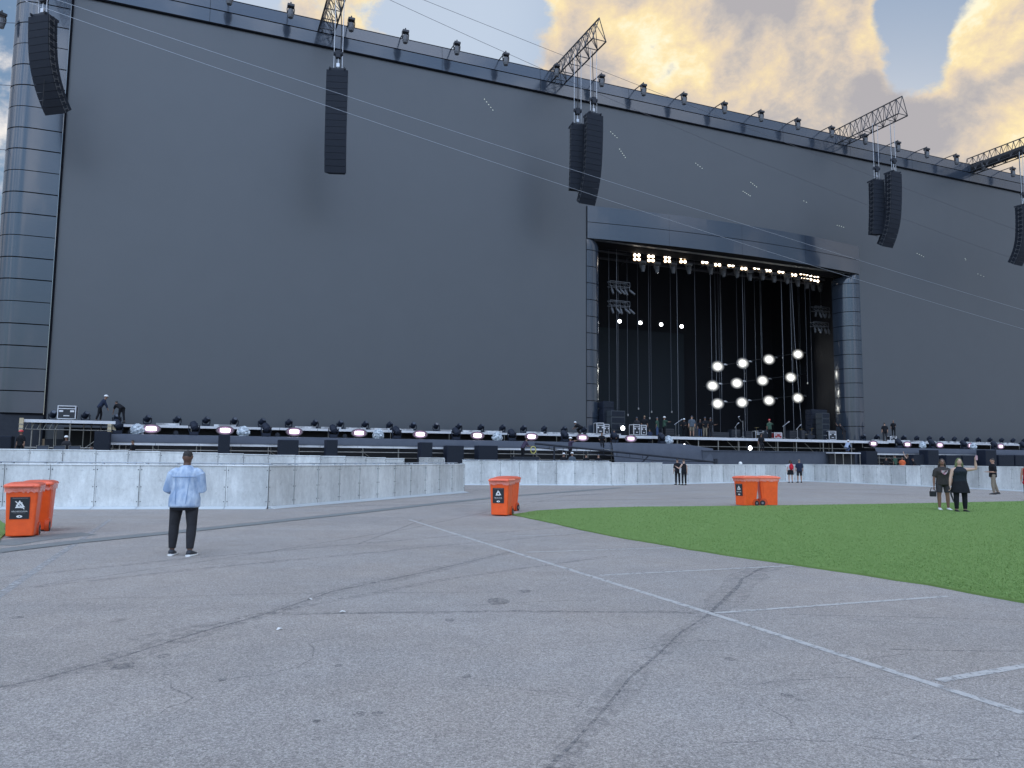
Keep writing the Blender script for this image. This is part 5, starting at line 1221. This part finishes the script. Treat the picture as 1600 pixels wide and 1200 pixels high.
bl_ = lp(b2, sc2, w2, radians(176), AR2['R'][2]+V(.03, .02, -.08)); t = thing('folded_fan', 'long dark folded fan hanging from the green haired woman\'s hand', 'fan', bl_, radians(176)); m = MB(); m.tube([(0, 0, .03), (-.05, 0, -.18), (-.12, 0, -.42)], [(.018, .012), (.03, .014), (.02, .01)], 8); m.build('fan_cloth', M_BLACK, t); m = MB(); m.tube([(0, 0, .08), (0, 0, .02)], .012, 6); m.build('handle', M_TRUSS, t)
# --- man in black shirt and khaki trousers, walking left
p = gp(1553, 772.5); person('balding man in black shirt and khaki trousers walking left by the right barrier', p, radians(72), 1.94, 'tan', w=1.12, lean=-2, armL=((-.1, -.15, -1), (.05, .8, .0)), armR=((.1, -.15, -1), (-.05, .8, .0)), legL=((0, .12, -1), (0, -.1, -1)), legR=((0, -.18, -1), (0, -.34, -1)), top='black', sleeve=.48, bottom='khaki', hair='short', vox=.018)
p = gp(1604, 782); p.x += .12; o, AR_, _, sc_, _ = person('person in red top at the right edge of the photo holding a red bag', p, radians(150), 1.82, 'tan', top='red', sleeve=0, bottom='black', leglen=.9, hair='long', vox=.02)
t = thing('red_bag', 'small red bag at the right edge of the photo', 'bag', p+Vector((-.26, -.15, .78)), 0); m = MB(); m.ell((0, 0, 0), (.10, .06, .09), seg=12, rings=8); m.build('bag_body', cloth('cloth_red', COLS['red']), t); m = MB(); m.tube([(-.06, 0, .06), (0, 0, .17), (.06, 0, .06)], .01, 5); m.build('strap', cloth('cloth_red', COLS['red']), t)
# --- far couples
p = gp(1059, 757.6); person('dark clothed person on the left of the embracing couple by the far barrier', p, radians(10), 1.78, 'tan', lean=2, top='black', sleeve=.45, bottom='black', hair='short', armR=((.5, .15, -.7), (.4, .3, .2)), vox=.024)
p = gp(1069, 758.2); person('woman in black dress with bare back on the right of the embracing couple', p, radians(18), 1.72, 'light', top='black', sleeve=0, bottom='black', leglen=.95, hair='short', haircol=(.06, .035, .02), armL=((-.4, .2, -.7), (-.3, .4, .3)), vox=.024)
t = thing('tote_bag', 'white bag hanging between the embracing couple', 'bag', gp(1065, 758)+Vector((0, -.1, .98)), 0); m = MB(); m.prism([(-.16, -.05), (.16, -.05), (.14, .05), (-.14, .05)], -.2, .1); m.build('bag_body', M_WHITE, t, bevel=.02); m = MB(); m.tube([(-.1, 0, .08), (0, 0, .4), (.1, 0, .08)], .012, 5); m.build('strap', M_WHITE, t)
q1 = gp(1235, 753); q1.y -= 3.; p = gp(1235.5, 754.4); o, AR_, _, sc_, T_ = person('dark haired woman in black skirt with a red backpack facing the far barrier', p, radians(-6), 1.75, 'light', top='white', sleeve=.3, bottom=None, skirt='black', hair='long', vox=.024)
t = thing('backpack', 'bright red backpack worn by the dark haired woman at the barrier', 'backpack', p+Vector((0, -.22, 1.18)), 0); m = MB(); m.ell((0, 0, 0), (.17, .11, .24), seg=14, rings=10); m.build('pack_body', cloth('cloth_redpack', (.55, .02, .04)), t); m = MB(); m.ell((0, -.08, -.07), (.11, .06, .1), seg=12, rings=8); m.build('front_pocket', cloth('cloth_redpack', (.55, .02, .04)), t)
p = gp(1249.5, 754.2); person('man in dark shirt and shorts facing the far barrier beside the woman with the backpack', p, radians(-4), 1.82, 'tan', w=1.05, top='navy', sleeve=.45, bottom='charcoal', leglen=.5, hair='short', haircol=(.12, .10, .08), vox=.024)

# --- crew. (px, photo y of feet or None->z, n, z, H, facing deg, dict)
UP = ((-.3, .6, .5), (0, 1, .2)); FWD = ((-.15, .5, -1), (.1, 1, -.1)); FWR = ((.15, .5, -1), (-.1, 1, -.1))
zl = DZ-1.13
crew = [
 (156, .2, zp, 1.78, -60, dict(top='navy', bottom='black', hair='helmet', lean=28, sleeve=.9, armL=((-.1, .5, -1), (0, .4, -1)), armR=((.1, .5, -1), (0, .4, -1)), legL=((0, .25, -1), (0, -.1, -1)), legR=((0, -.12, -1), (0, -.3, -1))), 'crew member in white hard hat leaning over on the left scaffold platform'),
 (190.5, -.1, zp-.02, 1.76, 62, dict(top='black', bottom='black', hair='short', lean=62, sleeve=.45, armL=((0, .5, -1), (0, .3, -1)), armR=((0, .3, -1), (0, .5, -1)), legL=((0, .25, -1), (0, -.2, -1)), legR=((0, -.15, -1), (0, -.25, -1))), 'crew member bending right down beside the man in the white hard hat'),
 (32, 3.2, 1.25, 1.75, 170, dict(top='black', hair='redhelmet'), 'crew member in red hard hat under the left platform corner'),
 (104, 3.0, 1.0, 1.74, 180, dict(top='charcoal', hair='helmet', lean=8), 'crew member in white hard hat under the left scaffold platform'),
 (142, 3.2, .45, 1.72, 180, dict(top='charcoal', hair='short'), 'crew member whose head just shows over the barrier under the platform'),
 (207, 3.0, .85, 1.72, 95, dict(top='black', hair='short'), 'dark clothed crew member in profile behind the tall fence'),
 (817, 4.0, 1.5, 1.7, -60, dict(top='purple', hair='short', lean=30, armL=FWD, armR=FWR), 'crew member leaning over the control desk left of the jib arm'),
 (891, 3.6, 1.45, 1.78, -70, dict(top='purple', hair='helmet', sleeve=.4, armL=((0, .8, .3), (0, 1, .25)), armR=((0, .7, .2), (0, 1, .3))), 'crew member in white hard hat reaching up towards the stage deck'),
 (908, -.2, DZ, 1.6, 60, dict(top='black', hair='helmet', lean=60, armL=((0, .6, -.7), (0, .8, -.5)), armR=((0, .6, -.7), (0, .8, -.5)), legL=((0, .9, -.5), (0, -.6, -.8)), legR=((0, .8, -.6), (0, -.7, -.7))), 'crouching crew member in white hard hat bending from the deck edge'),
 (940, 1.2, DZ-1.2, 1.7, 180, dict(top='black', hair='short', armL=FWD, armR=FWR, legL=((0, .9, -.4), (0, -.1, -1)), legR=((0, .9, -.4), (0, .1, -1)), lean=12), 'dark crew member sitting on the stage edge left of the tarpaulin'),
 (960, 1.0, DZ-1.1, 1.72, 165, dict(top='black', hair='short', lean=10, legL=((0, .8, -.5), (0, -.1, -1)), legR=((0, .8, -.5), (0, .1, -1)), armL=FWD), 'dark crew member sitting on the stage edge nearest the tarpaulin'),
 (881, 4.6, .35, 1.74, 0, dict(top='black', hair='helmet'), 'left one of two white hard hats side by side above the middle barrier'),
 (894, 4.6, .38, 1.76, 10, dict(top='slate', hair='helmet'), 'right one of two white hard hats side by side above the middle barrier'),
 (916, 4.2, .35, 1.7, 30, dict(top='black', hair='short', skin='tan'), 'bare headed crew member behind the middle barrier beside the hard hats'),
 (935, 4.2, .3, 1.74, -20, dict(top='black', hair='cap', skin='tan'), 'capped crew member behind the middle barrier right of the hard hats'),
 (1027, 3.4, -.1, 1.75, 80, dict(top='black', hair='short', lean=35, skin='tan'), 'bent over crew member behind the barrier in front of the tarpaulin'),
 (995, -1.9, DZ, 1.68, 170, dict(top='charcoal', hair='cap'), 'crew member standing behind the flight cases on the left'),
 (1007, -1.8, DZ, 1.82, 190, dict(top='black', hair='short', haircol=(.2, .14, .08), w=1.1), 'crew member in black t-shirt standing behind the flight cases on the right'),
 (1016, .1, DZ-.55, 1.6, 0, dict(top='navy', bottom='navy', hair='short', lean=30, legL=((0, .9, -.3), (0, -.6, -.8)), legR=((0, .9, -.3), (0, -.6, -.8))), 'crew member in dark blue crouching at the deck edge near the plastic wrap'),
 (1027, -1.0, DZ, 1.66, 60, dict(top='green', bottom='bluejean', hair='cap'), 'crew member in green top and blue jeans left of the man pointing'),
 (1038, -1.3, DZ, 1.76, -75, dict(top='green', bottom='black', hair='helmet', armL=((0, 1, -.2), (0, 1, .1)), armR=((0, .9, -.3), (0, 1, .1))), 'crew member in white hard hat pointing with arms stretched to the right'),
 (1069, -1.6, DZ, 1.66, 150, dict(top='black', hair='helmet', armL=FWD, armR=FWR), 'crew member in white hard hat left of the man in the grey t-shirt'),
 (1081, -.3, DZ, 1.84, -8, dict(top='slate', bottom='khaki', leglen=.5, hair='cap', w=1.08, skin='tan'), 'man in grey t-shirt, tan shorts and cap standing on the stage with back turned'),
 (1094, -.9, DZ, 1.6, 180, dict(top='black', bottom='bluejean', hair='cap', armL=FWD), 'short crew member in blue jeans right of the man in shorts'),
 (1101.5, -.4, DZ, 1.78, 182, dict(top='black', bottom='khaki', hair='cap', armL=FWD, armR=FWR), 'crew member in black top and khaki trousers facing us on the stage'),
 (1110, -.6, DZ, 1.74, 190, dict(top='black', bottom='charcoal', hair='cap', armL=((-.4, .2, -.8), (-.8, .4, .2))), 'crew member in black with an arm out, right of the khaki trousers'),
 (1189, 1.0, DZ-1.1, 1.72, 180, dict(top='black', hair='short', legL=((0, .8, -.5), (0, -.1, -1)), legR=((0, .8, -.5), (0, .1, -1)), lean=8, armL=FWD), 'dark crew member hanging over the edge below the drum kit'),
 (1202.5, -.7, DZ, 1.80, 10, dict(top='green', bottom='black', hair='redhelmet', armR=((.5, .3, -.2), (-.5, .6, .8))), 'man in green shirt and red headgear standing beside the red case'),
 (1319, -1.3, DZ, 1.82, 40, dict(top='black', bottom='charcoal', hair='short', lean=35, armL=((0, 1, .4), (0, .6, .9))), 'crew member in black bending in front of the right pillar'),
 (1322, 1.7, DZ-1.1, 1.66, -50, dict(top='paleblue', bottom='bluejean', hair='helmet', lean=40, legL=((0, .9, -.3), (0, -.7, -.7)), legR=((0, .9, -.3), (0, -.7, -.7)), armL=((0, .7, -.7), (0, .7, -.7)), armR=((0, .7, -.7), (0, .7, -.7)), sleeve=.9), 'crouching crew member in pale blue shirt by the right pillar'),
 (1382.5, -.6, DZ, 1.86, 0, dict(top='black', bottom='charcoal', hair='short', w=1.1, skin='tan'), 'taller of two crew members in black right of the portal'),
 (1396, -1.0, DZ+.5, 1.62, 150, dict(top='black', bottom='black', hair='short', haircol=(.15, .1, .07), armL=FWD), 'crew member in black on the low case right of the portal'),
 (1385, 4.0, .35, 1.7, 180, dict(top='black', hair='short'), 'leftmost of five people behind the right barrier'),
 (1399, 4.0, .55, 1.72, 30, dict(top='green', hair='short'), 'second of five people behind the right barrier, in dark green'),
 (1410, 4.2, .40, 1.7, 160, dict(top='orange', hair='short'), 'person in bright orange shirt behind the right barrier'),
 (1418, 4.0, .65, 1.7, 40, dict(top='black', hair='long', haircol=(.10, .06, .035), armL=((-.3, .4, .8), (0, .3, 1)), sleeve=0, skin='light'), 'brown haired person with raised arm right of the orange shirt'),
 (1431, 4.2, .35, 1.7, 60, dict(top='black', hair='short', lean=20), 'rightmost of five people behind the right barrier, leaning forward'),
]
for (x_, n_, z, H_, deg, kw, lab) in crew:
    s = SZ(x_, n_, z+.9)
    kw = dict(kw); kw.setdefault('skin', 'brown')
    person(lab, W(s, n_, z+.012), TH*0+radians(deg), H_, vox=.03, group='crew and visitors at the stage', **kw)
# lower working floor they stand on
b = SB(10, 4); b.sb(SZ(-40, 3, 1), SZ(150, 3, 1), 5, 1.7, .0, .85); tg = sthing('low_riser', 'low dark riser deck behind the left fence', 'stage platform', 10, 4); b.build('riser_deck', M_DARK, tg)
b = SB(10, 4); b.sb(SZ(-40, 3, 1), SZ(150, 3, 1), 5.003, 5.05, .75, .87); b.build('riser_edge', M_GALV, tg)
# jib arm and control desk
tg = sthing('camera_jib', 'long dark camera jib arm lying across the stage front with its counterweights', 'camera jib', SZ(830, 4, 2), 4.2)
s0, z0 = SP(836, 693, 4.2); s1, z1 = SP(1118, 722, 4.2); so_ = SZ(830, 4, 2)
b = SB(so_, 4.2); b.st([(s0, 4.2, z0), (s1, 4.2, z1)], .07, 8); b.st([(s0, 4.2, z0-.28), (s0+(s1-s0)*.65, 4.2, z0-.28+(z1-z0)*.7), (s1, 4.2, z1)], .035, 6)
for i in range(9): f = i/14; b.st([(s0+(s1-s0)*f, 4.2, z0+(z1-z0)*f), (s0+(s1-s0)*f, 4.2, z0+(z1-z0)*f-.28)], .02, 5)
b.build('boom', M_DARK, tg)
b = SB(so_, 4.2); s2, z2 = SP(820, 700, 4.2); b.sb(s2-1.2, s0+.5, 4.6, 3.6, 0, 1.35); b.sb(s2-.9, s0+.2, 4.4, 3.8, 1.35, 1.75); b.build('counterweight_box', M_DARK, tg)
m = MB(); c0 = Vector((SP(833, 703, 4.9)[0]-so_, -.72, SP(833, 703, 4.9)[1])); pts = [c0+Vector((.19*cos(a), 0, .24*sin(a))) for a in [2*pi*i/16 for i in range(17)]]; m.tube(pts, .035, 6, side=(0, 1, 0)); m.build('yellow_cable_loop', P('yellow_hose', (.5, .45, .12), .5), tg)
b = SB(so_, 4.2); b.st([(s1, 4.2, z1-.3), (s1, 4.2, z1+.25)], .16, 10); b.st([(SZ(866, 4.2, 2), 4.2, z0-.2), (SZ(866, 4.2, 2), 4.2, 0)], .07, 8); b.st([(s0+7, 4.1, 0), (s0+9.2, 4.1, z0-.8)], .05, 6); b.build('camera_head', M_DARK, tg)
# two low equipment screens (monitors) under the left platform
for x_, lab in ((67, 'grey framed monitor panel left of the seated crew member'), (93, 'grey framed monitor panel directly left of the white hard hat under the platform'), (117, 'grey framed monitor panel right of the white hard hat under the platform')):
    s = SZ(x_, 3.4, 1.9); t = sthing('monitor_case', lab, 'monitor', s, 3.5, .86, 'monitor panels under the platform'); m = MB(); m.box(-.28, .28, 0, .2, .3, 1.25); m.build('panel', M_SKIRT, t); m = MB()
    m.tube([(-.29, -.02, .3), (-.29, -.02, 1.26), (.29, -.02, 1.26), (.29, -.02, .3)], .018, 6); m.build('rim', M_GALV, t)
# white round cap on the far barrier top
t = thing('ball_light', 'small white round lamp on top of the far barrier', 'lamp', gp(1157.5, 754)+Vector((0, 0, 1.40)), 0); m = MB(); m.ell((0, 0, 0), (.14, .14, .14), seg=14, rings=8); m.build('globe', M_WHITE, t, smooth=True); m = MB(); m.tube([(0, 0, -.2), (0, 0, -.12)], .05, 8); m.build('collar', M_DARK, t)
t = sthing('small_scaffold_box', 'small open scaffold box under the crouching man in pale blue', 'platform', SZ(1318, 2.6, 2), 2.6)
b = MB(); b.box(-1.45, 1.45, -.5, .5, 2.28, 2.38); b.build('deck', M_ALUP, t); b = MB()
for x_ in (-1.4, -.5, .4, 1.4): b.tube([(x_, -.45, 0), (x_, -.45, 2.28)], .035, 6)
b.build('post', M_GALV, t); b = MB(); b.box(-1.42, 1.42, .1, .2, 0, 2.25); b.build('back_drape', M_BLACK, t)
